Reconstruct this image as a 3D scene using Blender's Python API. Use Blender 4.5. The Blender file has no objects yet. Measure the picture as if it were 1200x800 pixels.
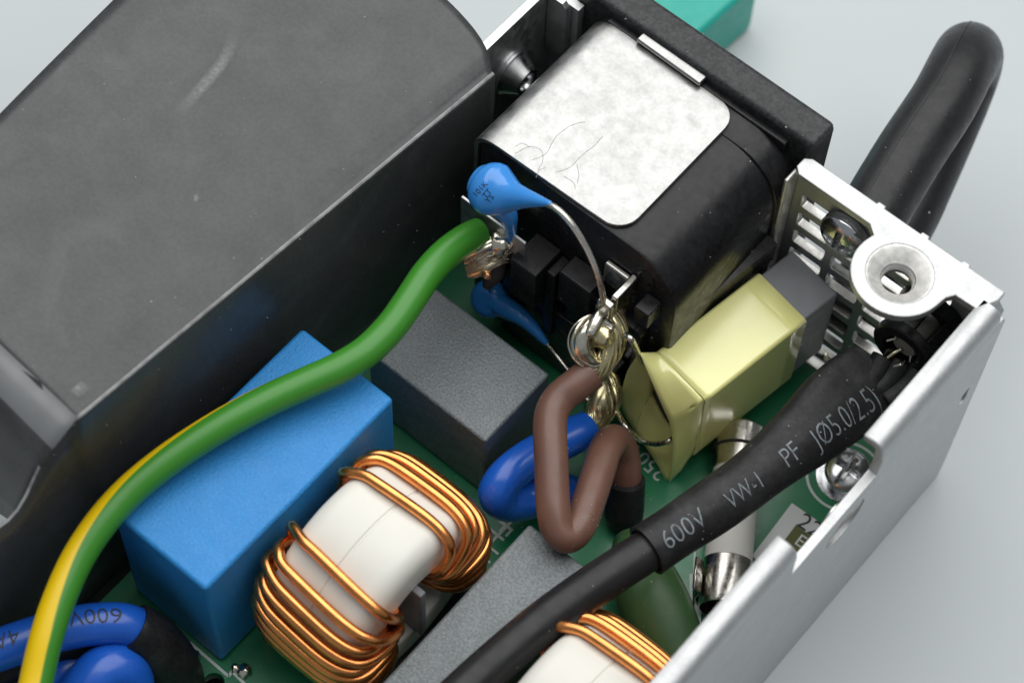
import bpy, bmesh, math, random
from mathutils import Vector, Matrix, noise
random.seed(7)
sc = bpy.context.scene
col = sc.collection
PI = math.pi

# ------------------------------------------------------------------ camera (1 unit = 1 cm)
RX = Vector((0.76364253, 0.64513943, 0.0254007))
RY = Vector((0.57729787, -0.66466566, -0.47428549))
RZ = Vector((-0.2890973, 0.37684834, -0.88000459))
FPX = 2787.73
CAM = -26.5 * RZ
cam = bpy.data.cameras.new('camera')
camo = bpy.data.objects.new('camera', cam)
col.objects.link(camo)
m = Matrix((RX, -RY, -RZ)).transposed().to_4x4()
m.translation = CAM
camo.matrix_world = m
cam.sensor_width = 36
cam.lens = FPX / 1200 * 36
cam.clip_start = 0.5
cam.clip_end = 500
cam.dof.use_dof = True
cam.dof.focus_distance = 23.6
cam.dof.aperture_fstop = 0.28
sc.camera = camo

# ------------------------------------------------------------------ light
world = bpy.data.worlds.new('World')
sc.world = world
world.use_nodes = True
bg = world.node_tree.nodes['Background']
bg.inputs[0].default_value = (0.86, 0.93, 1.0, 1)
bg.inputs[1].default_value = 0.22


def area(name, loc, target, sx, sy, power, color):
    l = bpy.data.lights.new(name, 'AREA')
    l.shape = 'RECTANGLE'
    l.size, l.size_y = sx, sy
    l.energy = power
    l.color = color
    o = bpy.data.objects.new(name, l)
    o.location = loc
    o.rotation_euler = (Vector(target) - Vector(loc)).to_track_quat('-Z', 'Y').to_euler()
    col.objects.link(o)
    return o


area('softbox_overhead', (-4, 11, 33), (0, 0, 2), 54, 46, 17800, (1.0, 0.995, 0.98))
sc.view_settings.view_transform = 'Standard'
sc.view_settings.look = 'None'
sc.view_settings.gamma = 1
sc.view_settings.exposure = 0.20


# ------------------------------------------------------------------ helpers
def at(u, v, x=None, y=None, z=None):
    """point on a known plane of the device, located from a photograph measurement"""
    d = RX * ((u - 600) / FPX) + RY * ((v - 400) / FPX) + RZ
    if z is not None:
        return CAM + d * ((z - CAM.z) / d.z)
    if y is not None:
        return CAM + d * ((y - CAM.y) / d.y)
    return CAM + d * ((x - CAM.x) / d.x)


def finish(me, smooth=True, angle=35):
    if smooth:
        me.shade_smooth()
        me.set_sharp_from_angle(angle=math.radians(angle))
    return me


def obj(name, me, mat=None, parent=None, label=None, cat=None, group=None, kind=None):
    o = bpy.data.objects.new(name, me)
    col.objects.link(o)
    if parent is not None:
        o.parent = parent
        o.matrix_parent_inverse = Matrix.Translation(-parent.location) if parent.type == 'EMPTY' else parent.matrix_basis.inverted()
    if mat is not None and me is not None:
        me.materials.clear()
        me.materials.append(mat)
    if label:
        o['label'] = label
    if cat:
        o['category'] = cat
    if group:
        o['group'] = group
    if kind:
        o['kind'] = kind
    return o


def thing(name, loc, label, cat, group=None, kind=None):
    o = bpy.data.objects.new(name, None)
    o.empty_display_size = 0.2
    o.location = loc
    col.objects.link(o)
    o['label'] = label
    o['category'] = cat
    if group:
        o['group'] = group
    if kind:
        o['kind'] = kind
    return o


def mesh(name, verts, faces, uvs=None, smooth=True, angle=35):
    me = bpy.data.meshes.new(name)
    me.from_pydata([tuple(v) for v in verts], [], faces)
    if uvs is not None:
        ul = me.uv_layers.new(name='UVMap')
        for i, p in enumerate(me.polygons):
            for k, li in enumerate(p.loop_indices):
                ul.data[li].uv = uvs[i][k]
    bm = bmesh.new()
    bm.from_mesh(me)
    bmesh.ops.recalc_face_normals(bm, faces=bm.faces)
    bm.to_mesh(me)
    bm.free()
    return finish(me, smooth, angle)


def wn(o):
    md = o.modifiers.new('weighted', 'WEIGHTED_NORMAL')
    md.keep_sharp = True
    return o


def box_me(name, lo, hi, bev=0.03, seg=3, mtx=None):
    lo, hi = Vector(lo), Vector(hi)
    bm = bmesh.new()
    bmesh.ops.create_cube(bm, size=1)
    c = (lo + hi) / 2
    for v in bm.verts:
        v.co = Vector((v.co.x * (hi.x - lo.x), v.co.y * (hi.y - lo.y), v.co.z * (hi.z - lo.z))) + c
    if bev > 0:
        bmesh.ops.bevel(bm, geom=list(bm.edges), offset=bev, segments=seg, profile=0.5, affect='EDGES')
    if mtx is not None:
        bmesh.ops.transform(bm, matrix=mtx, verts=bm.verts)
    me = bpy.data.meshes.new(name)
    bm.to_mesh(me)
    bm.free()
    return finish(me, True, 50)


def box(name, lo, hi, mat, parent, bev=0.03, seg=3, mtx=None, **kw):
    return wn(obj(name, box_me(name, lo, hi, bev, seg, mtx), mat, parent, **kw))


def sheet_me(name, outline, holes, thick, bev=0.008, mtx=None):
    """flat sheet with real holes: outlines in local XY, thickness in local Z (centred)"""
    cu = bpy.data.curves.new(name, 'CURVE')
    cu.dimensions = '2D'
    cu.fill_mode = 'BOTH'
    cu.extrude = thick / 2 - bev
    cu.bevel_depth = bev
    cu.bevel_resolution = 1
    cu.offset = -bev
    for loop in [outline] + holes:
        sp = cu.splines.new('POLY')
        sp.points.add(len(loop) - 1)
        for p, q in zip(sp.points, loop):
            p.co = (q[0], q[1], 0, 1)
        sp.use_cyclic_u = True
    o = bpy.data.objects.new('tmp', cu)
    col.objects.link(o)
    dg = bpy.context.evaluated_depsgraph_get()
    me = bpy.data.meshes.new_from_object(o.evaluated_get(dg))
    bpy.data.objects.remove(o)
    bpy.data.curves.remove(cu)
    me.name = name
    if mtx is not None:
        me.transform(mtx)
    return finish(me, True, 40)


def circ(cx, cy, r, n=32, a0=0, a1=2 * PI):
    full = abs(a1 - a0 - 2 * PI) < 1e-6
    k = n if full else n + 1
    return [(cx + r * math.cos(a0 + (a1 - a0) * i / n), cy + r * math.sin(a0 + (a1 - a0) * i / n)) for i in range(k)]


def rrect(x0, y0, x1, y1, r, n=6):
    pts = []
    for cx, cy, a in ((x1 - r, y1 - r, 0), (x0 + r, y1 - r, PI / 2), (x0 + r, y0 + r, PI), (x1 - r, y0 + r, 1.5 * PI)):
        pts += circ(cx, cy, r, n, a, a + PI / 2)
    return pts


def frame(origin, xaxis, yaxis):
    x = Vector(xaxis).normalized()
    y = Vector(yaxis)
    y = (y - x * x.dot(y)).normalized()
    z = x.cross(y)
    mt = Matrix((x, y, z)).transposed().to_4x4()
    mt.translation = Vector(origin)
    return mt


def axis_frame(origin, z):
    z = Vector(z).normalized()
    x = Vector((0, 0, 1)).cross(z) if abs(z.z) < 0.9 else Vector((1, 0, 0))
    x.normalize()
    y = z.cross(x)
    mt = Matrix((x, y, z)).transposed().to_4x4()
    mt.translation = Vector(origin)
    return mt


def lathe_me(name, prof, mtx, n=40, sy=1.0, angle=35):
    vs, fs = [], []
    k = len(prof)
    for i in range(n):
        a = 2 * PI * i / n
        for r, z in prof:
            vs.append(mtx @ Vector((r * math.cos(a), sy * r * math.sin(a), z)))
    for i in range(n):
        j = (i + 1) % n
        for q in range(k - 1):
            fs.append((i * k + q, j * k + q, j * k + q + 1, i * k + q + 1))
    me = bpy.data.meshes.new(name)
    me.from_pydata([tuple(v) for v in vs], [], fs)
    bm = bmesh.new()
    bm.from_mesh(me)
    bmesh.ops.remove_doubles(bm, verts=bm.verts, dist=1e-5)
    bmesh.ops.recalc_face_normals(bm, faces=bm.faces)
    bm.to_mesh(me)
    bm.free()
    return finish(me, True, angle)


def catmull(pts, per=10):
    """pts: list of tuples (any dimension), centripetal-free Catmull-Rom samples"""
    P = [list(p) for p in pts]
    D = len(P[0])
    P = [[2 * P[0][d] - P[1][d] for d in range(D)]] + P + [[2 * P[-1][d] - P[-2][d] for d in range(D)]]
    out = []
    for i in range(1, len(P) - 2):
        for s in range(per):
            t = s / per
            out.append([0.5 * (2 * P[i][d] + (P[i + 1][d] - P[i - 1][d]) * t
                               + (2 * P[i - 1][d] - 5 * P[i][d] + 4 * P[i + 1][d] - P[i + 2][d]) * t * t
                               + (3 * P[i][d] - P[i - 1][d] - 3 * P[i + 1][d] + P[i + 2][d]) * t ** 3) for d in range(D)])
    out.append(P[-2])
    return out


class Tube:
    """a swept tube; pts = [(Vector, ra, rb)], ra across, rb along the frame normal"""

    def __init__(self, pts, per=10, ref=None, twist=0.0):
        smp = catmull([(p[0].x, p[0].y, p[0].z, p[1], p[2] if len(p) > 2 else p[1]) for p in pts], per)
        self.c = [Vector(s[:3]) for s in smp]
        self.ra = [s[3] for s in smp]
        self.rb = [s[4] for s in smp]
        n = len(self.c)
        self.t = []
        for i in range(n):
            a, b = self.c[max(0, i - 1)], self.c[min(n - 1, i + 1)]
            self.t.append((b - a).normalized())
        self.s = [0.0]
        for i in range(1, n):
            self.s.append(self.s[-1] + (self.c[i] - self.c[i - 1]).length)
        self.nn, self.bb = [], []
        nv = None
        for i in range(n):
            t = self.t[i]
            if ref is not None:
                nv = Vector(ref)
                nv = (nv - t * t.dot(nv)).normalized()
            elif nv is None:
                nv = Vector((0, 0, 1)) if abs(t.z) < 0.9 else Vector((0, 1, 0))
                nv = (nv - t * t.dot(nv)).normalized()
            else:
                nv = (nv - t * t.dot(nv)).normalized()
            self.nn.append(nv.copy())
            self.bb.append(t.cross(nv))
        self.twist = twist

    def surf(self, s, th, off=0.0):
        s = max(0, min(s, self.s[-1] - 1e-6))
        i = max(0, min(len(self.s) - 2, next((k for k in range(len(self.s) - 1) if self.s[k + 1] >= s), 0)))
        f = (s - self.s[i]) / max(1e-9, self.s[i + 1] - self.s[i])
        L = lambda A: A[i] * (1 - f) + A[i + 1] * f
        return L(self.c) + L(self.bb) * (math.cos(th) * (L(self.ra) + off)) + L(self.nn) * (math.sin(th) * (L(self.rb) + off))

    def nearest(self, p):
        k = min(range(len(self.c)), key=lambda i: (self.c[i] - p).length)
        return self.s[k]

    def mesh(self, name, n=20, caps=True, dome=0.0, inner=0.0, wob=0.0):
        vs, fs, uv = [], [], []
        N = len(self.c)
        for i in range(N):
            for k in range(n):
                a = 2 * PI * k / n
                w = 1 + wob * noise.noise(Vector((self.s[i] * 1.7, math.cos(a), math.sin(a) + 9)))
                vs.append(self.c[i] + self.bb[i] * (math.cos(a) * self.ra[i] * w) + self.nn[i] * (math.sin(a) * self.rb[i] * w))
        tw = self.twist
        for i in range(N - 1):
            for k in range(n):
                j = (k + 1) % n
                fs.append((i * n + k, i * n + j, (i + 1) * n + j, (i + 1) * n + k))
                u0, u1 = self.s[i], self.s[i + 1]
                v0, v1 = k / n, (k + 1) / n
                uv.append(((u0, v0 + tw * u0), (u0, v1 + tw * u0), (u1, v1 + tw * u1), (u1, v0 + tw * u1)))
        if caps:
            for end, i in ((0, 0), (1, N - 1)):
                d = self.t[i] * (-1 if end == 0 else 1)
                base = list(range(i * n, i * n + n))
                if dome > 0:
                    for st in range(1, 5):
                        ang = st / 5 * PI / 2
                        new = []
                        for k in range(n):
                            q = self.c[i] + (vs[i * n + k] - self.c[i]) * math.cos(ang) + d * (dome * math.sin(ang))
                            new.append(len(vs))
                            vs.append(q)
                        for k in range(n):
                            j = (k + 1) % n
                            fs.append((base[k], base[j], new[j], new[k]))
                            uv.append(((self.s[i], k / n),) * 4)
                        base = new
                elif inner > 0:
                    new = []
                    for st, (sc_, dd) in enumerate(((inner, 0.0), (inner, -0.3))):
                        new = []
                        for k in range(n):
                            new.append(len(vs))
                            vs.append(self.c[i] + (vs[i * n + k] - self.c[i]) * sc_ + d * dd)
                        for k in range(n):
                            j = (k + 1) % n
                            fs.append((base[k], base[j], new[j], new[k]))
                            uv.append(((self.s[i], k / n),) * 4)
                        base = new
                ci = len(vs)
                vs.append(self.c[i] + d * dome - (d * 0.3 if inner > 0 else d * 0))
                for k in range(n):
                    j = (k + 1) % n
                    fs.append((base[k], base[j], ci))
                    uv.append(((self.s[i], k / n),) * 3)
        return mesh(name, vs, fs, uv, True, 50)


def tube(name, pts, mat, parent, per=10, n=20, ref=None, caps=True, dome=0.0, inner=0.0, wob=0.0, twist=0.0, **kw):
    t = Tube(pts, per, ref, twist)
    o = obj(name, t.mesh(name, n, caps, dome, inner, wob), mat, parent, **kw)
    return o, t


_font = None


def text_me(name, body, size, fn, thin=0.0, xs=1.0):
    """letters as a mesh, every vertex placed by fn(x, y)"""
    cu = bpy.data.curves.new(name, 'FONT')
    cu.body = body
    cu.size = size
    cu.align_x = 'CENTER'
    cu.align_y = 'CENTER'
    cu.resolution_u = 3
    cu.offset = thin
    o = bpy.data.objects.new('tmp', cu)
    col.objects.link(o)
    dg = bpy.context.evaluated_depsgraph_get()
    me = bpy.data.meshes.new_from_object(o.evaluated_get(dg))
    bpy.data.objects.remove(o)
    bpy.data.curves.remove(cu)
    bm = bmesh.new()
    bm.from_mesh(me)
    bmesh.ops.triangulate(bm, faces=bm.faces)
    for _ in range(1):
        bmesh.ops.subdivide_edges(bm, edges=bm.edges, cuts=1, use_grid_fill=True)
    for v in bm.verts:
        v.co = fn(v.co.x * xs, v.co.y)
    bm.to_mesh(me)
    bm.free()
    me.name = name
    return me


# ------------------------------------------------------------------ materials
def mat(name, color, rough=0.5, metal=0.0, var=0.06, vscale=3.0, bump=0.0, bscale=40.0, specks=0.0, sscale=14.0,
        speck_col=(0.7, 0.7, 0.7), coat=0.0, rvar=0.08, spec=0.5, sss=0.0, smudge=0.0, grain=0.0, gscale=34.0):
    M = bpy.data.materials.new(name)
    M.use_nodes = True
    nt = M.node_tree
    N, L = nt.nodes, nt.links
    b = N['Principled BSDF']
    b.inputs['Roughness'].default_value = rough
    b.inputs['Metallic'].default_value = metal
    b.inputs['Specular IOR Level'].default_value = spec
    if coat:
        b.inputs['Coat Weight'].default_value = coat
        b.inputs['Coat Roughness'].default_value = 0.15
    if sss:
        b.inputs['Subsurface Weight'].default_value = sss
        b.inputs['Subsurface Radius'].default_value = (0.1, 0.09, 0.07)
        b.inputs['Subsurface Scale'].default_value = 0.6
    tc = N.new('ShaderNodeTexCoord')
    n1 = N.new('ShaderNodeTexNoise')
    n1.inputs['Scale'].default_value = vscale
    n1.inputs['Detail'].default_value = 6
    L.new(tc.outputs['Object'], n1.inputs['Vector'])
    mr = N.new('ShaderNodeMapRange')
    mr.inputs[1].default_value = 0.3
    mr.inputs[2].default_value = 0.7
    mr.inputs[3].default_value = 1 - var
    mr.inputs[4].default_value = 1 + var
    L.new(n1.outputs[0], mr.inputs[0])
    mul = N.new('ShaderNodeMix')
    mul.data_type = 'RGBA'
    mul.blend_type = 'MULTIPLY'
    mul.inputs[0].default_value = 1
    mul.inputs[6].default_value = (*color, 1)
    L.new(mr.outputs[0], mul.inputs[7])
    out = mul.outputs[2]
    if rvar:
        mr2 = N.new('ShaderNodeMapRange')
        mr2.inputs[1].default_value = 0.3
        mr2.inputs[2].default_value = 0.7
        mr2.inputs[3].default_value = max(0.02, rough - rvar)
        mr2.inputs[4].default_value = min(1, rough + rvar)
        n2 = N.new('ShaderNodeTexNoise')
        n2.inputs['Scale'].default_value = vscale * 2.3
        n2.inputs['Detail'].default_value = 8
        L.new(tc.outputs['Object'], n2.inputs['Vector'])
        L.new(n2.outputs[0], mr2.inputs[0])
        L.new(mr2.outputs[0], b.inputs['Roughness'])
    if grain > 0:
        ng = N.new('ShaderNodeTexNoise')
        ng.inputs['Scale'].default_value = gscale
        ng.inputs['Detail'].default_value = 3
        L.new(tc.outputs['Object'], ng.inputs['Vector'])
        mg = N.new('ShaderNodeMapRange')
        mg.inputs[1].default_value = 0.36
        mg.inputs[2].default_value = 0.64
        mg.inputs[3].default_value = 1 - grain
        mg.inputs[4].default_value = 1 + grain
        L.new(ng.outputs[0], mg.inputs[0])
        mq = N.new('ShaderNodeMix')
        mq.data_type = 'RGBA'
        mq.blend_type = 'MULTIPLY'
        mq.inputs[0].default_value = 1
        L.new(out, mq.inputs[6])
        L.new(mg.outputs[0], mq.inputs[7])
        out = mq.outputs[2]
    if specks > 0:
        # dust: sparse small dots from a cellular texture
        vo = N.new('ShaderNodeTexVoronoi')
        vo.inputs['Scale'].default_value = sscale * 1.9
        L.new(tc.outputs['Object'], vo.inputs['Vector'])
        wn_ = N.new('ShaderNodeTexWhiteNoise')
        L.new(vo.outputs['Position'], wn_.inputs['Vector'])
        rad = N.new('ShaderNodeMath')
        rad.operation = 'MULTIPLY'
        rad.inputs[1].default_value = 0.10
        pw = N.new('ShaderNodeMath')
        pw.operation = 'POWER'
        pw.inputs[1].default_value = 1.0 / max(0.02, specks * 1.6)
        L.new(wn_.outputs[0], pw.inputs[0])
        L.new(pw.outputs[0], rad.inputs[0])
        lt = N.new('ShaderNodeMath')
        lt.operation = 'LESS_THAN'
        L.new(vo.outputs['Distance'], lt.inputs[0])
        L.new(rad.outputs[0], lt.inputs[1])
        fc = N.new('ShaderNodeMath')
        fc.operation = 'MULTIPLY'
        fc.inputs[1].default_value = 0.6
        L.new(lt.outputs[0], fc.inputs[0])
        mx = N.new('ShaderNodeMix')
        mx.data_type = 'RGBA'
        L.new(fc.outputs[0], mx.inputs[0])
        L.new(out, mx.inputs[6])
        mx.inputs[7].default_value = (*speck_col, 1)
        out = mx.outputs[2]
    if smudge > 0:
        n3 = N.new('ShaderNodeTexNoise')
        n3.inputs['Scale'].default_value = 1.6
        n3.inputs['Detail'].default_value = 9
        n3.inputs['Distortion'].default_value = 0.8
        L.new(tc.outputs['Object'], n3.inputs['Vector'])
        mr3 = N.new('ShaderNodeMapRange')
        mr3.inputs[1].default_value = 0.52
        mr3.inputs[2].default_value = 0.72
        mr3.inputs[4].default_value = smudge
        L.new(n3.outputs[0], mr3.inputs[0])
        mx = N.new('ShaderNodeMix')
        mx.data_type = 'RGBA'
        L.new(mr3.outputs[0], mx.inputs[0])
        L.new(out, mx.inputs[6])
        mx.inputs[7].default_value = (*speck_col, 1)
        out = mx.outputs[2]
    L.new(out, b.inputs['Base Color'])
    if bump > 0:
        nb = N.new('ShaderNodeTexNoise')
        nb.inputs['Scale'].default_value = bscale
        nb.inputs['Detail'].default_value = 4
        L.new(tc.outputs['Object'], nb.inputs['Vector'])
        bp = N.new('ShaderNodeBump')
        bp.inputs['Strength'].default_value = bump
        bp.inputs['Distance'].default_value = 0.02
        L.new(nb.outputs[0], bp.inputs['Height'])
        L.new(bp.outputs[0], b.inputs['Normal'])
    return M


M_table = mat('table_paint', (0.50, 0.535, 0.54), 0.6, var=0.015, vscale=0.3, rvar=0.03, bump=0.02, bscale=30)
M_alu = mat('aluminium', (0.53, 0.54, 0.54), 0.54, 1.0, grain=0.04, gscale=30, var=0.03, vscale=2.5, rvar=0.05, bump=0.03, bscale=60, smudge=0.05, speck_col=(0.5, 0.5, 0.5))
M_alu_cut = mat('cut_aluminium', (0.62, 0.61, 0.58), 0.4, 0.8, var=0.15, vscale=14)
M_steel = mat('zinc_steel', (0.66, 0.67, 0.68), 0.22, 1.0, var=0.08, vscale=6)
M_dark_steel = mat('dark_steel', (0.56, 0.57, 0.57), 0.42, 1.0, var=0.1, vscale=4)
M_wirelead = mat('tinned_lead', (0.72, 0.69, 0.62), 0.25, 1.0, var=0.08, vscale=10)
M_black = mat('black_plastic', (0.010, 0.010, 0.011), 0.32, spec=0.32, grain=0.3, gscale=18, var=0.2, vscale=4, bump=0.05, bscale=90, specks=0.06, sscale=7, rvar=0.1)
M_flange = mat('textured_black_plastic', (0.020, 0.021, 0.022), 0.46, spec=0.4, grain=0.5, gscale=26, var=0.2, vscale=5, bump=0.22, bscale=55, specks=0.05, sscale=8)
M_sheet = mat('black_film', (0.044, 0.046, 0.047), 0.40, grain=0.13, gscale=24, var=0.10, vscale=1.2, bump=0.08, bscale=45, specks=0.07, sscale=5.0, rvar=0.06, speck_col=(0.35, 0.35, 0.35), smudge=0.05)
M_rubber = mat('black_rubber', (0.013, 0.013, 0.014), 0.40, spec=0.36, grain=0.2, gscale=30, var=0.12, vscale=3, bump=0.04, bscale=60, specks=0.035, sscale=3)
M_cable = mat('black_cable_jacket', (0.012, 0.012, 0.013), 0.40, spec=0.35, var=0.15, vscale=4, bump=0.08, bscale=60, specks=0.035, sscale=4)
M_shrink = mat('black_heat_shrink', (0.014, 0.014, 0.015), 0.46, spec=0.3, grain=0.25, gscale=22, var=0.25, vscale=5, bump=0.10, bscale=50, specks=0.07, sscale=7, smudge=0.04, speck_col=(0.45, 0.45, 0.45))
M_blue_box = mat('blue_epoxy_case', (0.030, 0.25, 0.62), 0.42, spec=0.35, var=0.05, vscale=2, bump=0.35, bscale=32, grain=0.07, gscale=34, specks=0.03, sscale=6)
M_grey_box = mat('charcoal_case', (0.145, 0.166, 0.172), 0.42, var=0.06, vscale=4, bump=0.5, bscale=30, grain=0.26, gscale=46, specks=0.05, sscale=6)
M_relay = mat('grey_plastic', (0.20, 0.207, 0.22), 0.42, var=0.06, vscale=5, bump=0.05)
M_core = mat('cream_plastic', (0.74, 0.725, 0.66), 0.38, var=0.02, vscale=2, bump=0.02, bscale=12, sss=0.15, rvar=0.04)
M_copper = mat('enamelled_copper', (0.90, 0.35, 0.105), 0.25, 1.0, var=0.15, vscale=5, coat=0.15, rvar=0.05)
M_disc = mat('blue_lacquer', (0.035, 0.24, 0.66), 0.26, var=0.03, coat=0.4)
M_bluewire = mat('blue_pvc', (0.012, 0.11, 0.55), 0.30, var=0.04, bump=0.02, bscale=30, specks=0.05, sscale=6, coat=0.2)
M_brown = mat('brown_pvc', (0.150, 0.074, 0.052), 0.40, var=0.07, bump=0.04, bscale=40, specks=0.09, sscale=9, speck_col=(0.55, 0.5, 0.48))
M_solder = mat('solder', (0.70, 0.66, 0.55), 0.22, 1.0, var=0.22, vscale=5, bump=0.15, bscale=12)
M_solder_y = mat('flux_stained_solder', (0.64, 0.57, 0.34), 0.26, 0.9, var=0.3, vscale=5, bump=0.1, bscale=14)
M_pcb = mat('green_solder_mask', (0.009, 0.185, 0.075), 0.34, var=0.12, vscale=2, bump=0.03, coat=0.3, specks=0.04, sscale=7)
M_silk = mat('silkscreen_ink', (0.62, 0.68, 0.65), 0.6, var=0.05)
M_print = mat('grey_print_ink', (0.17, 0.195, 0.21), 0.6, var=0.5, vscale=14)
M_inkdark = mat('dark_print_ink', (0.015, 0.02, 0.03), 0.5)
M_paper = mat('white_label_paper', (0.66, 0.68, 0.68), 0.55, var=0.03)
M_olive = mat('olive_print', (0.10, 0.11, 0.02), 0.55)
M_ceramic = mat('white_ceramic', (0.66, 0.65, 0.61), 0.5, var=0.05, vscale=4)
M_nickel = mat('nickel', (0.52, 0.50, 0.46), 0.24, 1.0, var=0.12, vscale=5, bump=0.12, bscale=7)
M_green_epoxy = mat('green_epoxy', (0.045, 0.105, 0.036), 0.36, var=0.10, vscale=4, bump=0.06, bscale=14, specks=0.07, sscale=6)
M_teal = mat('teal_plastic', (0.010, 0.36, 0.29), 0.4, var=0.05)
M_fibre = mat('dark_fibre', (0.03, 0.028, 0.026), 0.6, var=0.2)


def earth_mat():
    M = bpy.data.materials.new('green_yellow_pvc')
    M.use_nodes = True
    N, L = M.node_tree.nodes, M.node_tree.links
    b = N['Principled BSDF']
    b.inputs['Roughness'].default_value = 0.36
    uv = N.new('ShaderNodeUVMap')
    sp = N.new('ShaderNodeSeparateXYZ')
    L.new(uv.outputs[0], sp.inputs[0])
    w = N.new('ShaderNodeMath')
    w.operation = 'FRACT'
    L.new(sp.outputs[1], w.inputs[0])
    c = N.new('ShaderNodeMath')
    c.operation = 'COMPARE'
    c.inputs[1].default_value = 0.5
    c.inputs[2].default_value = 0.17
    L.new(w.outputs[0], c.inputs[0])
    # soft edge of the extruded stripe
    d = N.new('ShaderNodeMath')
    d.operation = 'SUBTRACT'
    d.inputs[1].default_value = 0.5
    L.new(w.outputs[0], d.inputs[0])
    ab = N.new('ShaderNodeMath')
    ab.operation = 'ABSOLUTE'
    L.new(d.outputs[0], ab.inputs[0])
    mr = N.new('ShaderNodeMapRange')
    mr.inputs[1].default_value = 0.155
    mr.inputs[2].default_value = 0.175
    mr.inputs[3].default_value = 1
    mr.inputs[4].default_value = 0
    L.new(ab.outputs[0], mr.inputs[0])
    mx = N.new('ShaderNodeMix')
    mx.data_type = 'RGBA'
    L.new(mr.outputs[0], mx.inputs[0])
    mx.inputs[6].default_value = (0.045, 0.235, 0.022, 1)
    mx.inputs[7].default_value = (0.82, 0.55, 0.004, 1)
    L.new(mx.outputs[2], b.inputs['Base Color'])
    tc = N.new('ShaderNodeTexCoord')
    nb = N.new('ShaderNodeTexNoise')
    nb.inputs['Scale'].default_value = 30
    L.new(tc.outputs['Object'], nb.inputs['Vector'])
    bp = N.new('ShaderNodeBump')
    bp.inputs['Strength'].default_value = 0.04
    bp.inputs['Distance'].default_value = 0.02
    L.new(nb.outputs[0], bp.inputs['Height'])
    L.new(bp.outputs[0], b.inputs['Normal'])
    return M


M_earth = earth_mat()


def plate_mat():
    """tin-plated shield: bright metal, fine hairline cracks, dark smudges"""
    M = mat('tinned_shield', (0.39, 0.388, 0.38), 0.40, 1.0, grain=0.05, gscale=26, var=0.03, vscale=3, rvar=0.10, bump=0.05, bscale=30)
    N, L = M.node_tree.nodes, M.node_tree.links
    b = N['Principled BSDF']
    src = b.inputs['Base Color'].links[0].from_socket
    tc = N.new('ShaderNodeTexCoord')
    mp = N.new('ShaderNodeMapping')
    mp.inputs['Scale'].default_value = (1.0, 4.5, 1.0)
    mp.inputs['Rotation'].default_value = (0, 0, 0.5)
    L.new(tc.outputs['Object'], mp.inputs['Vector'])
    n = N.new('ShaderNodeTexNoise')
    n.inputs['Scale'].default_value = 9
    n.inputs['Detail'].default_value = 10
    n.inputs['Roughness'].default_value = 0.75
    L.new(mp.outputs[0], n.inputs['Vector'])
    mr = N.new('ShaderNodeMapRange')
    mr.inputs[1].default_value = 0.60
    mr.inputs[2].default_value = 0.72
    mr.inputs[4].default_value = 0.7
    L.new(n.outputs[0], mr.inputs[0])
    # regions where the smudging shows
    n2 = N.new('ShaderNodeTexNoise')
    n2.inputs['Scale'].default_value = 1.4
    n2.inputs['Detail'].default_value = 3
    L.new(tc.outputs['Object'], n2.inputs['Vector'])
    mr2 = N.new('ShaderNodeMapRange')
    mr2.inputs[1].default_value = 0.45
    mr2.inputs[2].default_value = 0.62
    L.new(n2.outputs[0], mr2.inputs[0])
    mm = N.new('ShaderNodeMath')
    mm.operation = 'MULTIPLY'
    L.new(mr.outputs[0], mm.inputs[0])
    L.new(mr2.outputs[0], mm.inputs[1])
    mx = N.new('ShaderNodeMix')
    mx.data_type = 'RGBA'
    L.new(mm.outputs[0], mx.inputs[0])
    L.new(src, mx.inputs[6])
    mx.inputs[7].default_value = (0.22, 0.22, 0.21, 1)
    L.new(mx.outputs[2], b.inputs['Base Color'])
    return M


M_plate = plate_mat()

# ------------------------------------------------------------------ table
nx = 2
obj('table_surface', mesh('table_surface', [(-150, -150, 0), (150, -150, 0), (150, 150, 0), (-150, 150, 0)], [(0, 1, 2, 3)], smooth=False),
    M_table, kind='structure')

# ------------------------------------------------------------------ chassis
WX = 4.56      # outer face of the long side wall
PY = 1.85      # outer face of the end panel
TOP = 3.80
FY = -9.0
ch = thing('metal_chassis', (1.7, -3, 0), 'open white aluminium chassis holding the circuit board', 'chassis')
obj('base_plate', box_me('base_plate', (-1.15, FY, 0.004), (WX - 0.1, PY - 0.1, 0.1), 0.01, 1), M_alu, ch)


def side_wall():
    # vertical wall in the YZ plane, with oval openings and the low run between the two rolled lips
    out = [(FY, 0.004), (PY - 0.12, 0.004), (PY - 0.06, 0.06), (PY - 0.04, 0.4), (PY - 0.04, 3.45), (PY - 0.12, 3.58), (-0.22, 3.58), (-0.24, 3.25), (-1.55, 3.25), (-1.57, 3.58), (FY, 3.58)]
    holes = []

    def oval(cy, cz, ry, rz):
        return [(cy + ry * math.cos(2 * PI * i / 28), cz + rz * math.sin(2 * PI * i / 28)) for i in range(28)]
    holes.append(oval(-0.62, 2.78, 0.30, 0.26))
    holes.append(rrect(1.44, 2.12, 1.58, 2.40, 0.06))
    mt = Matrix(((0, 0, 1, WX - 0.05), (1, 0, 0, 0), (0, 1, 0, 0), (0, 0, 0, 1)))
    return wn(obj('side_wall', sheet_me('side_wall', out, holes, 0.1, 0.012, mt), M_alu, ch))


sw = side_wall()
# dimple fill behind the large oval opening: pressed countersink
me = lathe_me('countersink', [(0.31, 0.0), (0.20, -0.09), (0.13, -0.1), (0.13, -0.16)], axis_frame((WX - 0.012, -0.62, 2.78), (1, 0, 0)), 36)
obj('countersink', me, M_alu_cut, ch)


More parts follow.
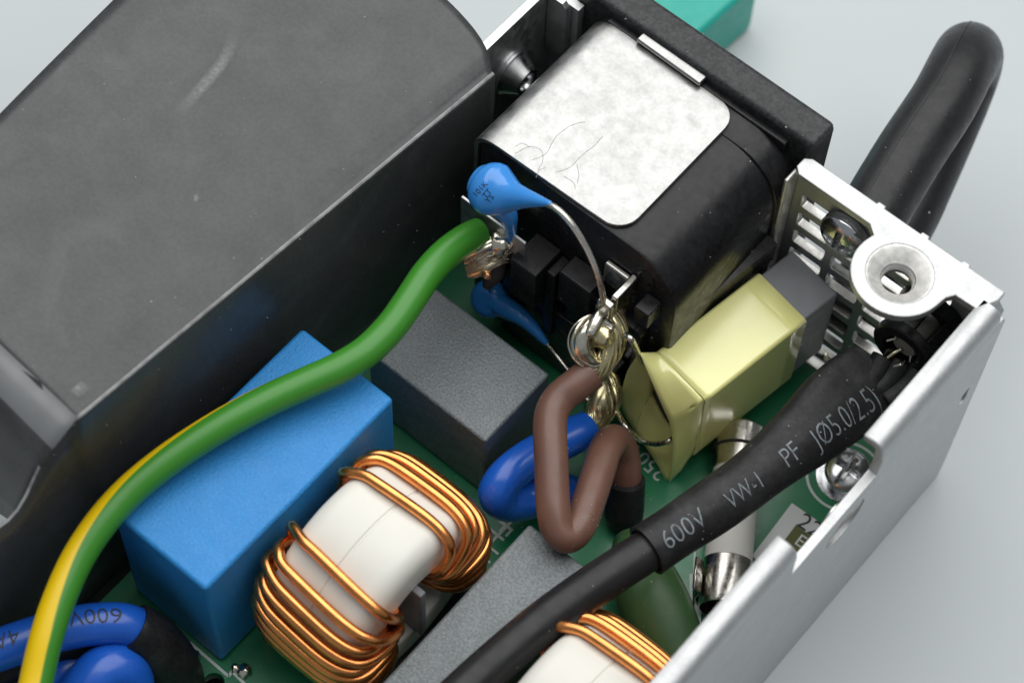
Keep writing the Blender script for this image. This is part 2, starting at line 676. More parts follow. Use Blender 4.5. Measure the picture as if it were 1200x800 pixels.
def lip(y0, y1, name='rolled_lip'):
    # rolled top edge: quarter bend and an inward flange, extruded along Y
    r_o, r_i = 0.14, 0.04
    cx, cz = WX - r_o, TOP - r_o
    prof = [(WX, 3.585)]
    for i in range(9):
        a = i / 8 * PI / 2
        prof.append((cx + r_o * math.cos(a), cz + r_o * math.sin(a)))
    prof += [(4.335, TOP), (4.315, TOP - 0.012), (4.315, TOP - 0.088), (4.335, TOP - 0.1)]
    for i in range(9):
        a = PI / 2 - i / 8 * PI / 2
        prof.append((cx + r_i * math.cos(a), cz + r_i * math.sin(a)))
    prof.append((WX - 0.1, 3.585))
    vs, fs = [], []
    k = len(prof)
    ys = [(y0, 0.012), (y0 + (0.015 if y1 > y0 else -0.015), 0), (y1 - (0.015 if y1 > y0 else -0.015), 0), (y1, 0.012)]
    mx, mz = sum(p[0] for p in prof) / k, sum(p[1] for p in prof) / k
    for y, ins in ys:
        for i, (x, z) in enumerate(prof):
            a, b = Vector((prof[i - 1][0], prof[i - 1][1])), Vector((prof[(i + 1) % k][0], prof[(i + 1) % k][1]))
            t = (b - a).normalized()
            nrm = Vector((-t.y, t.x))
            vs.append((x + nrm.x * ins, y, z + nrm.y * ins))
    for j in range(3):
        for i in range(k):
            q = (i + 1) % k
            fs.append((j * k + i, j * k + q, (j + 1) * k + q, (j + 1) * k + i))
    fs.append(tuple(range(k)))
    fs.append(tuple(range(3 * k, 4 * k)))
    return obj(name, mesh(name, vs, fs), M_alu, ch)


lip(-0.25, 1.66)
lip(FY, -1.56)

# end panel: vertical sheet in the XZ plane with a grid of ventilation slots
SX0, SZ0, PITCH, PITCHZ = 2.20, 0.40, 0.475, 0.335
holes = []
for i in range(5):
    for j in range(10):
        x0, z0 = SX0 + i * PITCH, SZ0 + j * PITCHZ
        if x0 + 0.385 > 4.44 or z0 + 0.215 > 3.5:
            continue
        holes.append(rrect(x0, z0, x0 + 0.385, z0 + 0.215, 0.03, 3))
out = [(2.06, 0.1), (4.50, 0.1), (4.50, 3.52), (4.42, 3.62), (2.06, 3.62)]
mt = Matrix(((1, 0, 0, 0), (0, 0, -1, PY - 0.05), (0, 1, 0, 0), (0, 0, 0, 1)))
ep = wn(obj('end_panel', sheet_me('end_panel', out, holes, 0.1, 0.010, mt), M_alu, ch))
ep.data.materials.append(M_alu_cut)
for p in ep.data.polygons:
    if abs(p.normal.y) < 0.5 and 0.3 < p.center.z < 3.55 and 2.15 < p.center.x < 4.45:
        p.material_index = 1
# panel strip on the other side of the inlet opening and below it
wn(obj('end_panel', sheet_me('end_panel', [(-1.15, 0.1), (2.055, 0.1), (2.055, 0.75), (-0.72, 0.75), (-0.72, 3.72), (-1.15, 3.72)], [], 0.1, 0.010, mt), M_alu, ch))

# top flange of the end panel with the round screw tab
tabc = (3.56, 1.36)
fl = [(2.16, PY), (2.09, PY - 0.05), (2.09, PY - 0.17), (2.16, PY - 0.235)]
fl += [(3.02, PY - 0.235)]
fl += circ(tabc[0], tabc[1], 0.475, 26, math.radians(158), math.radians(360 - 8))
fl += [(4.05, PY - 0.42), (4.10, PY - 0.34), (4.34, PY - 0.33), (4.44, PY - 0.12), (4.44, PY)]
for x in (3.98, 3.50, 2.98):   # bend-relief nibs on the outer edge
    fl += [(x + 0.05, PY), (x + 0.04, PY + 0.03), (x - 0.04, PY + 0.03), (x - 0.05, PY)]
flm = sheet_me('top_flange', fl, [circ(tabc[0], tabc[1], 0.325, 36)], 0.1, 0.014, Matrix.Translation((0, 0, TOP - 0.05)))
flo = wn(obj('top_flange', flm, M_alu, ch))
# bend between flange and panel: quarter roll
bend = []
vs, fs = [], []
for i in range(7):
    a = i / 6 * PI / 2
    for r in (0.095, 0.0):
        pass
me = lathe_me('countersink', [(0.327, -0.008), (0.30, -0.016), (0.185, -0.10), (0.175, -0.105), (0.165, -0.125), (0.175, -0.14), (0.155, -0.155), (0.168, -0.175),
                              (0.150, -0.19), (0.15, -0.24), (0.19, -0.25), (0.22, -0.16), (0.34, -0.09)],
              Matrix.Translation((tabc[0], tabc[1], TOP)), 44)
obj('countersink', me, M_alu_cut, ch)
box('panel_upright', (2.05, PY - 0.30, 0.3), (2.10, PY - 0.104, 3.66), M_alu_cut, ch, 0.02, 2)

# inner side wall on the inlet's far side, with a pressed fixing stud
mt = Matrix(((0, 0, 1, -1.12), (1, 0, 0, 0), (0, 1, 0, 0), (0, 0, 0, 1)))
lw = wn(obj('side_wall', sheet_me('side_wall', [(FY, 0.004), (PY - 0.02, 0.004), (PY - 0.02, 3.70), (PY - 0.10, 3.8), (-3.4, 3.8), (-3.9, 0.9), (FY, 0.9)], [], 0.1, 0.012, mt), M_dark_steel, ch,
            label='side wall of bare grey steel with a pressed fixing stud'))
wn(obj('end_flange', sheet_me('end_flange', [(-1.064, 2.9), (-0.80, 2.9), (-0.80, 3.70), (-0.87, 3.78), (-1.064, 3.78)], [], 0.07, 0.012,
    Matrix(((1, 0, 0, 0), (0, 0, -1, PY - 0.145), (0, 1, 0, 0), (0, 0, 0, 1)))), M_dark_steel, ch))
sp_ = at(600, 84, x=-1.06)
stud = obj('fixing_stud', lathe_me('fixing_stud', [(0.27, 0.0), (0.27, 0.03), (0.245, 0.05), (0.165, 0.20), (0.155, 0.215), (0.115, 0.215), (0.10, 0.19), (0.095, 0.02), (0, 0.02)],
                                   axis_frame((-1.066, sp_.y, sp_.z), (1, 0, 0)), 40), M_steel, ch)

# ------------------------------------------------------------------ circuit board
PZ = 0.75
pc = thing('circuit_board', (1.7, -3, 0.1), 'green printed circuit board on the floor of the chassis', 'circuit board')
scr = at(990, 558, z=PZ)
hole_l = at(250, 800, z=PZ)
obj('board', sheet_me('board', [(-0.98, FY), (4.40, FY), (4.40, 1.55), (-0.98, 1.55)], [circ(scr.x, scr.y, 0.16), circ(hole_l.x, hole_l.y, 0.11)], 0.16, 0.006,
                      Matrix.Translation((0, 0, PZ - 0.08))), M_pcb, pc)
for x, y in ((-0.6, 1.2), (3.9, 1.2), (3.9, -6.5), (-0.6, -6.5), (1.7, -2.3)):
    obj('standoff', lathe_me('standoff', [(0, 0.1), (0.25, 0.1), (0.25, 0.588), (0, 0.588)], Matrix.Translation((x, y, 0)), 6, angle=20), M_steel, pc)
SZ = PZ + 0.004


def silk_line(u0, v0, u1, v1, w=0.03):
    a, b = at(u0, v0, z=SZ), at(u1, v1, z=SZ)
    d = (b - a).normalized()
    n = Vector((-d.y, d.x, 0)) * w / 2
    return obj('silkscreen_line', mesh('silkscreen_line', [a + n, b + n, b - n, a - n], [(0, 1, 2, 3)], smooth=False), M_silk, pc)


def silk_text(body, u, v, ang, size):
    p = at(u, v, z=SZ)
    c, s = math.cos(ang), math.sin(ang)
    return obj('silkscreen_text', text_me('silkscreen_text', body, size, lambda x, y: Vector((p.x + c * x - s * y, p.y + s * x + c * y, SZ))), M_silk, pc)


def silk_quad(pts, mm=M_silk, z=SZ, name='silkscreen_block'):
    P = [at(u, v, z=z) for u, v in pts]
    return obj(name, mesh(name, P, [tuple(range(len(P)))], smooth=False), mm, pc)


silk_text('FL', 583, 622, PI / 2 + PI, 0.30)
silk_text('LH', 566, 652, PI / 2 + PI, 0.26)
silk_text('250V', 758, 540, PI / 2 + PI * 0.5 - 0.1, 0.24)
silk_line(556, 655, 600, 610)
silk_line(815, 610, 812, 740, 0.022)
silk_quad(((808, 672), (823, 672), (821, 742), (808, 742)))
silk_quad(((685, 690), (714, 676), (716, 700), (690, 706)))
silk_line(222, 752, 268, 792)
silk_line(268, 792, 272, 786)
silk_line(272, 786, 292, 806)
# screen-printed ring under the fixing screw
vs, fs = [], []
for i in range(48):
    a = 2 * PI * i / 48
    for r in (0.385, 0.415):
        vs.append((scr.x + r * math.cos(a), scr.y + r * math.sin(a), SZ))
for i in range(48):
    j = (i + 1) % 48
    fs.append((2 * i, 2 * j, 2 * j + 1, 2 * i + 1))
obj('silkscreen_ring', mesh('silkscreen_ring', vs, fs, smooth=False), M_silk, pc)


def blob(name, p, r, mm, parent, h=0.7, seed=0):
    bm = bmesh.new()
    bmesh.ops.create_icosphere(bm, subdivisions=3, radius=r)
    for v in bm.verts:
        n = noise.noise(v.co * (1.8 / r) + Vector((seed * 3.1, 0, 0)))
        v.co *= 1 + 0.22 * n
        v.co.z *= h
        v.co += Vector(p)
    me = bpy.data.meshes.new(name)
    bm.to_mesh(me)
    bm.free()
    return obj(name, finish(me), mm, parent)


for k, (u, v, r) in enumerate(((228, 768, 0.06), (286, 786, 0.08), (276, 782, 0.05), (212, 780, 0.05), (745, 605, 0.07), (738, 598, 0.06), (968, 418, 0.06), (470, 690, 0.07))):
    blob('solder_joint', at(u, v, z=PZ + 0.02), r, M_solder if k not in (4, 5) else mat('coppery_solder%d' % k, (0.75, 0.40, 0.22), 0.25, 1.0), pc, 0.8, k)

# white label on the board
lab = thing('paper_label', at(930, 610, z=PZ), 'small white paper label printed 22 lying beside the board screw', 'label')
P = [at(u, v, z=PZ + 0.008) for u, v in ((928, 589), (1002, 640), (955, 702), (881, 651))]
obj('paper', mesh('paper', P + [p - Vector((0, 0, 0.004)) for p in P], [(0, 1, 2, 3), (4, 5, 6, 7), (0, 1, 5, 4), (1, 2, 6, 5), (2, 3, 7, 6), (3, 0, 4, 7)], smooth=False), M_paper, lab)
ex = (P[1] - P[0]).normalized()
ey = (P[0] - P[3]).normalized()
pt = at(949, 616, z=PZ + 0.0125)
obj('print', text_me('print', '22', 0.27, lambda x, y: pt + ex * x + ey * y), M_inkdark, lab)
pt2 = at(938, 634, z=PZ + 0.0125)
obj('printed_square', mesh('printed_square', [pt2 + ex * a + ey * b for a, b in ((-0.14, -0.12), (0.14, -0.12), (0.14, 0.12), (-0.14, 0.12))], [(0, 1, 2, 3)], smooth=False), M_olive, lab)
obj('print', text_me('print', 'E', 0.2, lambda x, y: pt2 + Vector((0, 0, 0.004)) + ex * x + ey * y), M_paper, lab)


# ------------------------------------------------------------------ screws
def pan_screw(name, p, axis, r, label, washer=True):
    t = thing(name, p, label, 'screw')
    fr = axis_frame(p, axis)
    if washer:
        obj('washer', lathe_me('washer', [(r * 0.5, 0.0), (r * 1.32, 0.0), (r * 1.34, 0.02), (r * 1.30, 0.045), (r * 0.5, 0.05)], fr, 44), M_steel, t)
        obj('spring_washer', lathe_me('spring_washer', [(r * 0.5, 0.052), (r * 1.02, 0.052), (r * 1.02, 0.10), (r * 0.5, 0.10)], fr, 44), M_steel, t)
    z0 = 0.105 if washer else 0.0
    sk_ = 0.5 if washer else 0.11
    # pan head with a pressed cross recess
    bm = bmesh.new()
    rings, n = 22, 64
    grid = []
    for i in range(rings + 1):
        q = i / rings
        row = []
        for k in range(n):
            a = 2 * PI * k / n
            rr = r * math.sin(q * PI / 2) if q < 1 else r
            zz = z0 + 0.07 + r * 0.42 * math.cos(q * PI / 2)
            x, y = rr * math.cos(a), rr * math.sin(a)
            w = r * 0.15
            inx = abs(y) < w and abs(x) < r * 0.62
            iny = abs(x) < w and abs(y) < r * 0.62
            if inx or iny:
                dd = max(abs(x), abs(y)) / (r * 0.62)
                zz -= r * (0.52 - 0.22 * dd)
            row.append(bm.verts.new(fr @ Vector((x, y, zz))))
        grid.append(row)
    row = [bm.verts.new(fr @ Vector((r * math.cos(2 * PI * k / n), r * math.sin(2 * PI * k / n), z0))) for k in range(n)]
    grid.append(row)
    for i in range(len(grid) - 1):
        for k in range(n):
            j = (k + 1) % n
            bm.faces.new((grid[i][k], grid[i][j], grid[i + 1][j], grid[i + 1][k]))
    bmesh.ops.remove_doubles(bm, verts=bm.verts, dist=1e-5)
    bmesh.ops.recalc_face_normals(bm, faces=bm.faces)
    me = bpy.data.meshes.new('head')
    bm.to_mesh(me)
    bm.free()
    obj('head', finish(me, True, 45), M_steel, t)
    obj('shank', lathe_me('shank', [(0, -sk_), (r * 0.47, -sk_), (r * 0.47, z0 + 0.01), (0, z0 + 0.01)], fr, 20), M_steel, t)
    return t


pan_screw('board_screw', (scr.x, scr.y, PZ), (0.05, -0.1, 1), 0.235, 'shiny cross-head screw with washer fixing the green board by the side wall')
vsp = at(990, 275, y=PY - 0.16)
pan_screw('panel_screw', (vsp.x, PY - 0.12, vsp.z), (0, -1, 0), 0.27, 'shiny cross-head screw on the slotted end panel beside the round tab', False)

# ------------------------------------------------------------------ mains inlet
inl = thing('inlet_socket', (0.75, 1.0, 1.0), 'black mains inlet socket with a bright metal shield on top', 'socket')


def extrude_profile(name, prof, y0, y1, bev=0.0):
    """closed XZ profile swept along Y with a small edge round"""
    k = len(prof)
    cx, cz = sum(p[0] for p in prof) / k, sum(p[1] for p in prof) / k
    vs, fs = [], []
    st = [(y0, bev), (y0 + bev * 0.3, bev * 0.3), (y0 + bev, 0), (y1 - bev, 0), (y1, 0)]
    area2 = sum(prof[i - 1][0] * prof[i][1] - prof[i][0] * prof[i - 1][1] for i in range(k))
    sg = 1 if area2 > 0 else -1
    for y, ins in st:
        for i, (x, z) in enumerate(prof):
            a, b = Vector(prof[i - 1]), Vector(prof[(i + 1) % k])
            t = (b - a).normalized()
            nrm = Vector((-t.y, t.x)) * sg
            vs.append((x + nrm.x * ins, y, z + nrm.y * ins))
    for j in range(len(st) - 1):
        for i in range(k):
            q = (i + 1) % k
            fs.append((j * k + i, j * k + q, (j + 1) * k + q, (j + 1) * k + i))
    fs.append(tuple(range(k)))
    fs.append(tuple(range((len(st) - 1) * k, len(st) * k)))
    return mesh(name, vs, fs, None, True, 40)


BX0, BX1, BZ0, BZ1 = -0.48, 2.04, 1.02, 3.755
prof = circ(BX1 - 0.62, BZ1 - 0.62, 0.62, 12, 0, PI / 2) + circ(BX0 + 0.16, BZ1 - 0.16, 0.16, 5, PI / 2, PI) \
    + circ(BX0 + 0.16, BZ0 + 0.16, 0.16, 5, PI, 1.5 * PI) + circ(BX1 - 0.62, BZ0 + 0.62, 0.62, 12, 1.5 * PI, 2 * PI)
obj('body', extrude_profile('body', prof, -0.08, PY + 0.02, 0.05), M_black, inl)
# collar step in front of the flange and the sprung latch on the flank
prof2 = [(x + (0.035 if x > 1 else -0.03), z + (0.02 if z > 2 else -0.03)) for x, z in prof]
obj('collar', extrude_profile('collar', prof2, 1.50, PY + 0.015, 0.03), M_black, inl)
vs = [(2.03, 0.55, 2.62), (2.03, 1.52, 2.66), (2.17, 1.50, 2.62), (2.03, 0.55, 2.35), (2.03, 1.52, 2.30), (2.17, 1.50, 2.32)]
obj('latch', mesh('latch', vs, [(0, 1, 2), (3, 5, 4), (0, 2, 5, 3), (1, 4, 5, 2), (0, 3, 4, 1)], smooth=False), M_black, inl)
# flange outside the panel
wn(obj('flange', box_me('flange', (-0.86, PY + 0.012, 0.62), (2.14, PY + 0.40, 3.95), 0.075, 3), M_flange, inl))
# ledge between shield and flange
box('ledge', (-0.40, 1.795, 3.60), (1.86, 1.90, 3.80), M_black, inl, 0.02, 2)


# metal shield: top sheet with rounded corners, rolled down over one edge
def shield():
    t = 0.05
    z = BZ1 + 0.012
    y0, y1 = -0.08, 1.79
    xr = 1.30
    r = 0.24
    prof = [(-0.545, 2.3), (-0.545, z - 0.20)]
    for i in range(1, 7):
        a = PI - i / 6 * PI / 2
        prof.append((-0.545 + 0.30 + 0.30 * math.cos(a), z - 0.20 + (0.20 + t) * math.sin(a)))
    # sweep with the y-limits narrowing at the free rounded corners
    xs = [xr - 1.4, xr - 1.2, xr - 0.8, xr - 0.4, xr - 0.2]
    for i in range(1, 9):
        xs.append(xr - r + r * math.sin(i / 8 * PI / 2))
    secs = [(x, zz, y0, y1) for x, zz in prof]
    for x in xs:
        ins = 0
        if x > xr - r:
            ins = r - math.sqrt(max(0, r * r - (x - xr + r) ** 2))
        secs.append((x, z + t, y0 + ins + 0.02 * (x + 0.3), y1 - ins))
    vs, fs = [], []
    ny = 10
    for x, zz, a, b in secs:
        for j in range(ny + 1):
            vs.append((x, a + (b - a) * j / ny, zz))
    for i in range(len(secs) - 1):
        for j in range(ny):
            fs.append((i * (ny + 1) + j, i * (ny + 1) + j + 1, (i + 1) * (ny + 1) + j + 1, (i + 1) * (ny + 1) + j))
    o = obj('shield', mesh('shield', vs, fs, None, True, 60), M_plate, inl)
    s = o.modifiers.new('thickness', 'SOLIDIFY')
    s.thickness = t
    s.offset = -1
    bv = o.modifiers.new('edge', 'BEVEL')
    bv.width = 0.012
    bv.segments = 2
    bv.limit_method = 'ANGLE'
    return o


sh = shield()
# folded tongue of the shield where it enters the ledge
a, b = at(753, 40, z=3.86), at(827, 93, z=3.86)
o = box('shield_tongue', (0, -0.10, -0.03), ((b - a).length, 0.05, 0.03), M_plate, inl, 0.022, 3, mtx=frame(a, b - a, Vector((0, 0, 1)).cross(b - a)))
rust = mat('rust_edge', (0.16, 0.06, 0.03), 0.7, 0.2, var=0.3, vscale=12)
box('rusted_edge', (0.02, 0.052, -0.02), ((b - a).length - 0.02, 0.062, 0.034), rust, inl, 0.003, 1, mtx=frame(a, b - a, Vector((0, 0, 1)).cross(b - a)), label='rust-brown edge of the shield tongue')


# hairline scratches on the shield: thin grooves laid on the metal
def scratch(pts, w=0.0030):
    z = BZ1 + 0.012 + 0.05 + 0.001
    P = [at(u, v, z=z) for u, v in pts]
    sm = catmull([(p.x, p.y) for p in P], 4)
    vs, fs = [], []
    for i, (x, y) in enumerate(sm):
        a, b = Vector(sm[max(0, i - 1)]), Vector(sm[min(len(sm) - 1, i + 1)])
        t = (b - a).normalized()
        n = Vector((-t.y, t.x)) * w * (0.35 + 0.65 * abs(math.sin(i * 1.7)))
        x += random.uniform(-0.004, 0.004)
        vs += [(x + n.x, y + n.y, z), (x - n.x, y - n.y, z)]
    for i in range(len(sm) - 1):
        fs.append((2 * i, 2 * i + 1, 2 * i + 3, 2 * i + 2))
    me = bpy.data.meshes.new('scratch')
    me.from_pydata([(v[0], v[1], v[2]) for v in vs], [], fs)
    return obj('scratch', me, M_scr, sh)


M_scr = mat('scratch_grime', (0.17, 0.165, 0.16), 0.5, 0.5, var=0.2, vscale=10)
for s in (((623, 188), (640, 180), (652, 160), (672, 146), (686, 143)), ((630, 200), (636, 188), (634, 176), (620, 172), (604, 180)),
          ((652, 202), (668, 196), (682, 182), (695, 172), (706, 160)), ((640, 196), (632, 200), (628, 208)),
          ((660, 206), (672, 214), (674, 222)), ((676, 192), (678, 204), (677, 214)), ((604, 172), (612, 168), (620, 172))):
    scratch(s)

# rear terminal face: shrouds, ribs and blades
FYc = -0.085
for lo, hi in (((0.31, 2.15, 0.42), (0.64, 2.83, 0.0)), ((0.80, 2.35, 0.26), (1.20, 2.93, 0.0)), ((1.70, 2.95, 0.22), (1.88, 3.22, 0.0)),
               ((0.64, 1.5, 0.26), (0.76, 2.75, 0.0)), ((0.85, 1.3, 0.18), (1.2, 2.5, 0.0)), ((-0.40, 2.62, 0.26), (0.0, 2.98, 0.0)), ((0.05, 0.80, 0.20), (1.30, 1.95, 0.0)), ((-0.40, 0.80, 0.12), (0.0, 2.3, 0.0))):
    box('terminal_shroud', (lo[0], FYc - lo[2], lo[1]), (hi[0], FYc, hi[1]), M_black, inl, 0.02, 2)
obj('face_rib', sheet_me('face_rib', rrect(0.72, 1.25, 1.78, 2.62, 0.12), [rrect(0.80, 1.33, 1.70, 2.54, 0.10)], 0.16, 0.012,
                         Matrix(((1, 0, 0, 0), (0, 0, -1, FYc - 0.06), (0, 1, 0, 0), (0, 0, 0, 1)))), M_black, inl)
ob = lathe_me('mould_mark', [(0.10, 0), (0.10, 0.012), (0.085, 0.012), (0.085, 0)], axis_frame((1.66, FYc + 0.002, 3.42), (0, -1, 0)), 28)
obj('mould_mark', ob, M_black, inl)

# live blade: folded strip with the wire hooked through it
lv = at(728, 326, y=-0.34)


def strip(name, pts, w, t, mm, parent):
    """bent flat strip: pts in world, width along given axis per point"""
    o, tb = tube(name, [(Vector(p), w / 2, t / 2) for p in pts], mm, parent, per=6, n=4)
    return o


def blade(name, x, z, parent, mm=M_nickel, w=0.07, h=0.5, out=0.52):
    o = box(name, (x - w / 2, FYc - out, z - h / 2), (x + w / 2, FYc - 0.002, z + h / 2), mm, parent, 0.012, 2)
    return o


box('live_blade', (1.50, FYc - 0.34, 2.86), (1.575, FYc - 0.002, 3.36), M_nickel, inl, 0.02, 3)
box('live_blade_fold', (1.40, FYc - 0.44, 2.80), (1.575, FYc - 0.342, 3.30), M_nickel, inl, 0.03, 3)
box('live_blade_root', (1.20, FYc - 0.07, 2.95), (1.495, FYc - 0.002, 3.30), M_nickel, inl, 0.02, 2)
box('neutral_blade', (1.50, FYc - 0.62, 1.05), (1.575, FYc - 0.002, 1.60), M_nickel, inl, 0.02, 3)
# earth blade: broad strip across
ea, eb = at(546, 231, y=-0.36), at(620, 281, y=-0.36)
box('earth_strap', (-0.44, -0.40, 2.50), (0.40, -0.36, 3.07), M_dark_steel, inl, 0.012, 2)
box('earth_blade', (-0.20, -0.60, 2.42), (0.12, -0.405, 2.56), M_nickel, inl, 0.02, 2)

# ------------------------------------------------------------------ insulating film
film = thing('insulating_film', (-1.0, -3.0, 0.76), 'large folded black plastic insulating film lying over the chassis wall', 'plastic film')


def make_film():
    # cross sections along the fold line; each section: vertical leg, rounded fold, flap rising outwards
    n = 60
    A = Vector((-0.91, 0.62, 3.76))
    B = Vector((-1.17, -4.93, 4.0))
    t = 0.03
    # flap: param f along the fold (0 = inlet end, 1 = near end), g outwards 0..1
    vs, fs = [], []
    gN = 30
    right_edge = [(577, 84), (572, 62), (560, 40), (540, 16), (515, -8), (462, -52), (405, -88), (345, -120), (285, -150)]
    rp = catmull(right_edge, 6)
    flap_rows = []
    Wd = 2.55
    for gi in range(gN + 1):
        g = gi / gN
        zz = lambda f: (A.z * (1 - f) + B.z * f) + 0.06 * min(1, g * 6) + 0.22 * g
        # inlet-end boundary point on the curved cut
        q = rp[min(len(rp) - 1, int(round(g * (len(rp) - 1))))]
        p0 = at(q[0], q[1], z=zz(0))
        off = Vector((-1, 0.05, 0)) * (g * Wd)
        p1 = B + off
        p1.z = zz(1)
        row = []
        for i in range(n + 1):
            f = i / n
            p = p0.lerp(p1, f)
            p.z = zz(f) + 0.035 * math.sin(f * PI) * g + 0.012 * noise.noise(Vector((f * 4, g * 3, 1)))
            row.append(p)
        flap_rows.append(row)
    # leave room for the fold radius
    fold = flap_rows[0]
    rows = []
    R = 0.055
    for gi in range(gN, 0, -1):
        rows.append(flap_rows[gi])
    for k in range(0, 6):
        a = PI / 2 * k / 5
        rows.append([p + Vector((-R + R * math.sin(a) + 0.04, 0, -R + R * math.cos(a))) for p in fold])
    depth = 8
    # vertical leg: bottom follows the board
    for k in range(1, depth + 1):
        r = []
        for i, p in enumerate(fold):
            z = (p.z - R) + ((PZ + 0.03) - (p.z - R)) * k / depth
            r.append(Vector((p.x + 0.04 + (-0.95 + 0.03 - p.x - 0.04) * 0.35 * k / depth + 0.02 * noise.noise(Vector((p.y * .8, z * .8, 4))), p.y, z)))
        rows.append(r)
    m_ = n + 1
    for r in rows:
        vs += r
    for j in range(len(rows) - 1):
        for i in range(n):
            fs.append((j * m_ + i, j * m_ + i + 1, (j + 1) * m_ + i + 1, (j + 1) * m_ + i))
    # near tail of the vertical leg, sloping down past the flap
    tail0 = len(rows) - depth - 1
    base = [j * m_ + n for j in range(tail0, len(rows))]
    zs_top = []
    for u, v in ((80, 501), (70, 513), (60, 526), (50, 542), (41, 561), (32, 581), (22, 598), (10, 611), (-8, 624), (-40, 650), (-100, 720), (-200, 840)):
        q = at(u, v, x=-1.17)
        zs_top.append((q.y, q.z))
    prev = base
    for y, zt in zs_top:
        new = []
        for k in range(depth + 1):
            ref_ = vs[base[k]].copy()
            ref_.x = -1.17 + (ref_.x + 1.17) * k / depth
            z = zt + ((PZ + 0.03) - zt) * k / depth
            new.append(len(vs))
            vs.append(Vector((ref_.x - 0.015 * (y + 4.93) * 0, y, z)))
        for k in range(depth):
            fs.append((prev[k], new[k], new[k + 1], prev[k + 1]))
        prev = new
    # leg continues behind the curved cut down to the board at the inlet end (already in rows)
    me = mesh('film', vs, fs, None, True, 70)
    if me.polygons[40].normal.z < 0:
        me.flip_normals()
    return me, t


fm, ft = make_film()
fo = obj('folded_sheet', fm, M_sheet, film)
# paler colour along the fold paints in its bright highlight
M_fold = mat('painted_film_highlight', (0.27, 0.275, 0.27), 0.35, var=0.4, vscale=6)
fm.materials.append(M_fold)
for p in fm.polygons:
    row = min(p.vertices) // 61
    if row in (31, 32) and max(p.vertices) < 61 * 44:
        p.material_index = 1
s_ = fo.modifiers.new('thickness', 'SOLIDIFY')
s_.thickness = ft
s_.offset = -1
s_.material_offset_rim = 1  # cut edges take the same painted highlight colour
M_scuff = mat('pale_scuff', (0.16, 0.165, 0.165), 0.5, var=0.4, vscale=14)


SCUFFS = [([(273, 40), (268, 60), (256, 80), (241, 98), (225, 116), (205, 138)], 0.075, 'crescent_scuff'), ([(83, 460), (90, 455), (99, 447)], 0.10, 'oval_scuff'), ([(228, 238), (230, 233), (228, 228)], 0.03, 'hair_scratch')]


# near end of the flap, bent over and rolling down towards the table
E_LINES = [((91, 489), (-80, 328), 4.03), ((78, 506), (-80, 357), 4.00), ((62, 526), (-80, 384), 3.93), ((57, 534), (-80, 400), 3.86), ((50, 546), (-80, 418), 3.72), ((42, 561), (-80, 442), 3.5), ((33, 579), (-80, 472), 3.2), ((23, 598), (-80, 510), 2.8), ((18, 612), (-80, 545), 2.3)]
vs, fs = [], []
NB = 14
for (u0, v0), (u1, v1), zz in E_LINES:
    for i in range(NB + 1):
        f = i / NB
        vs.append(at(u0 + (u1 - u0) * f, v0 + (v1 - v0) * f, z=zz + 0.21 * f))
for j in range(len(E_LINES) - 1):
    for i in range(NB):
        fs.append((j * (NB + 1) + i, j * (NB + 1) + i + 1, (j + 1) * (NB + 1) + i + 1, (j + 1) * (NB + 1) + i))
be = obj('bent_end', mesh('bent_end', vs, fs, None, True, 60), M_sheet, film)
be.data.materials.append(mat('strip_reflection_grey', (0.15, 0.157, 0.16), 0.5, var=0.08, vscale=2))  # lighter reflection on the first rows, put in as a paler grey
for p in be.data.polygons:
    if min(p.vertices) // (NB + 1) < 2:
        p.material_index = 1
q_ = be.modifiers.new('thickness', 'SOLIDIFY')
q_.thickness = 0.03
q_.offset = 0


# ------------------------------------------------------------------ blue film capacitor box
bc = thing('blue_capacitor_box', (-0.2, -3.7, PZ), 'large blue rectangular capacitor box under the green and yellow wire', 'capacitor')
box('case', (-0.80, -5.02, PZ + 0.03), (0.41, -2.37, 2.65), M_blue_box, bc, 0.05, 4)
for x, y in ((-0.2, -4.7), (-0.2, -2.7)):
    obj('lead', lathe_me('lead', [(0, PZ), (0.04, PZ), (0.04, PZ + 0.05), (0, PZ + 0.05)], Matrix.Translation((x, y, 0)), 12), M_wirelead, bc)

gc = thing('charcoal_capacitor_box', (0.4, -1.4, PZ), 'charcoal rectangular capacitor box standing between the blue box and the socket', 'capacitor')
box('case', (-0.38, -1.90, PZ + 0.03), (1.19, -0.89, 2.0), M_grey_box, gc, 0.035, 3)
g2 = thing('charcoal_capacitor_box', (2.45, -4.0, PZ), 'long charcoal capacitor box under the black cable and brown wire', 'capacitor')
box('case', (2.10, -6.6, PZ + 0.03), (2.86, -2.30, 2.05), M_grey_box, g2, 0.04, 3)


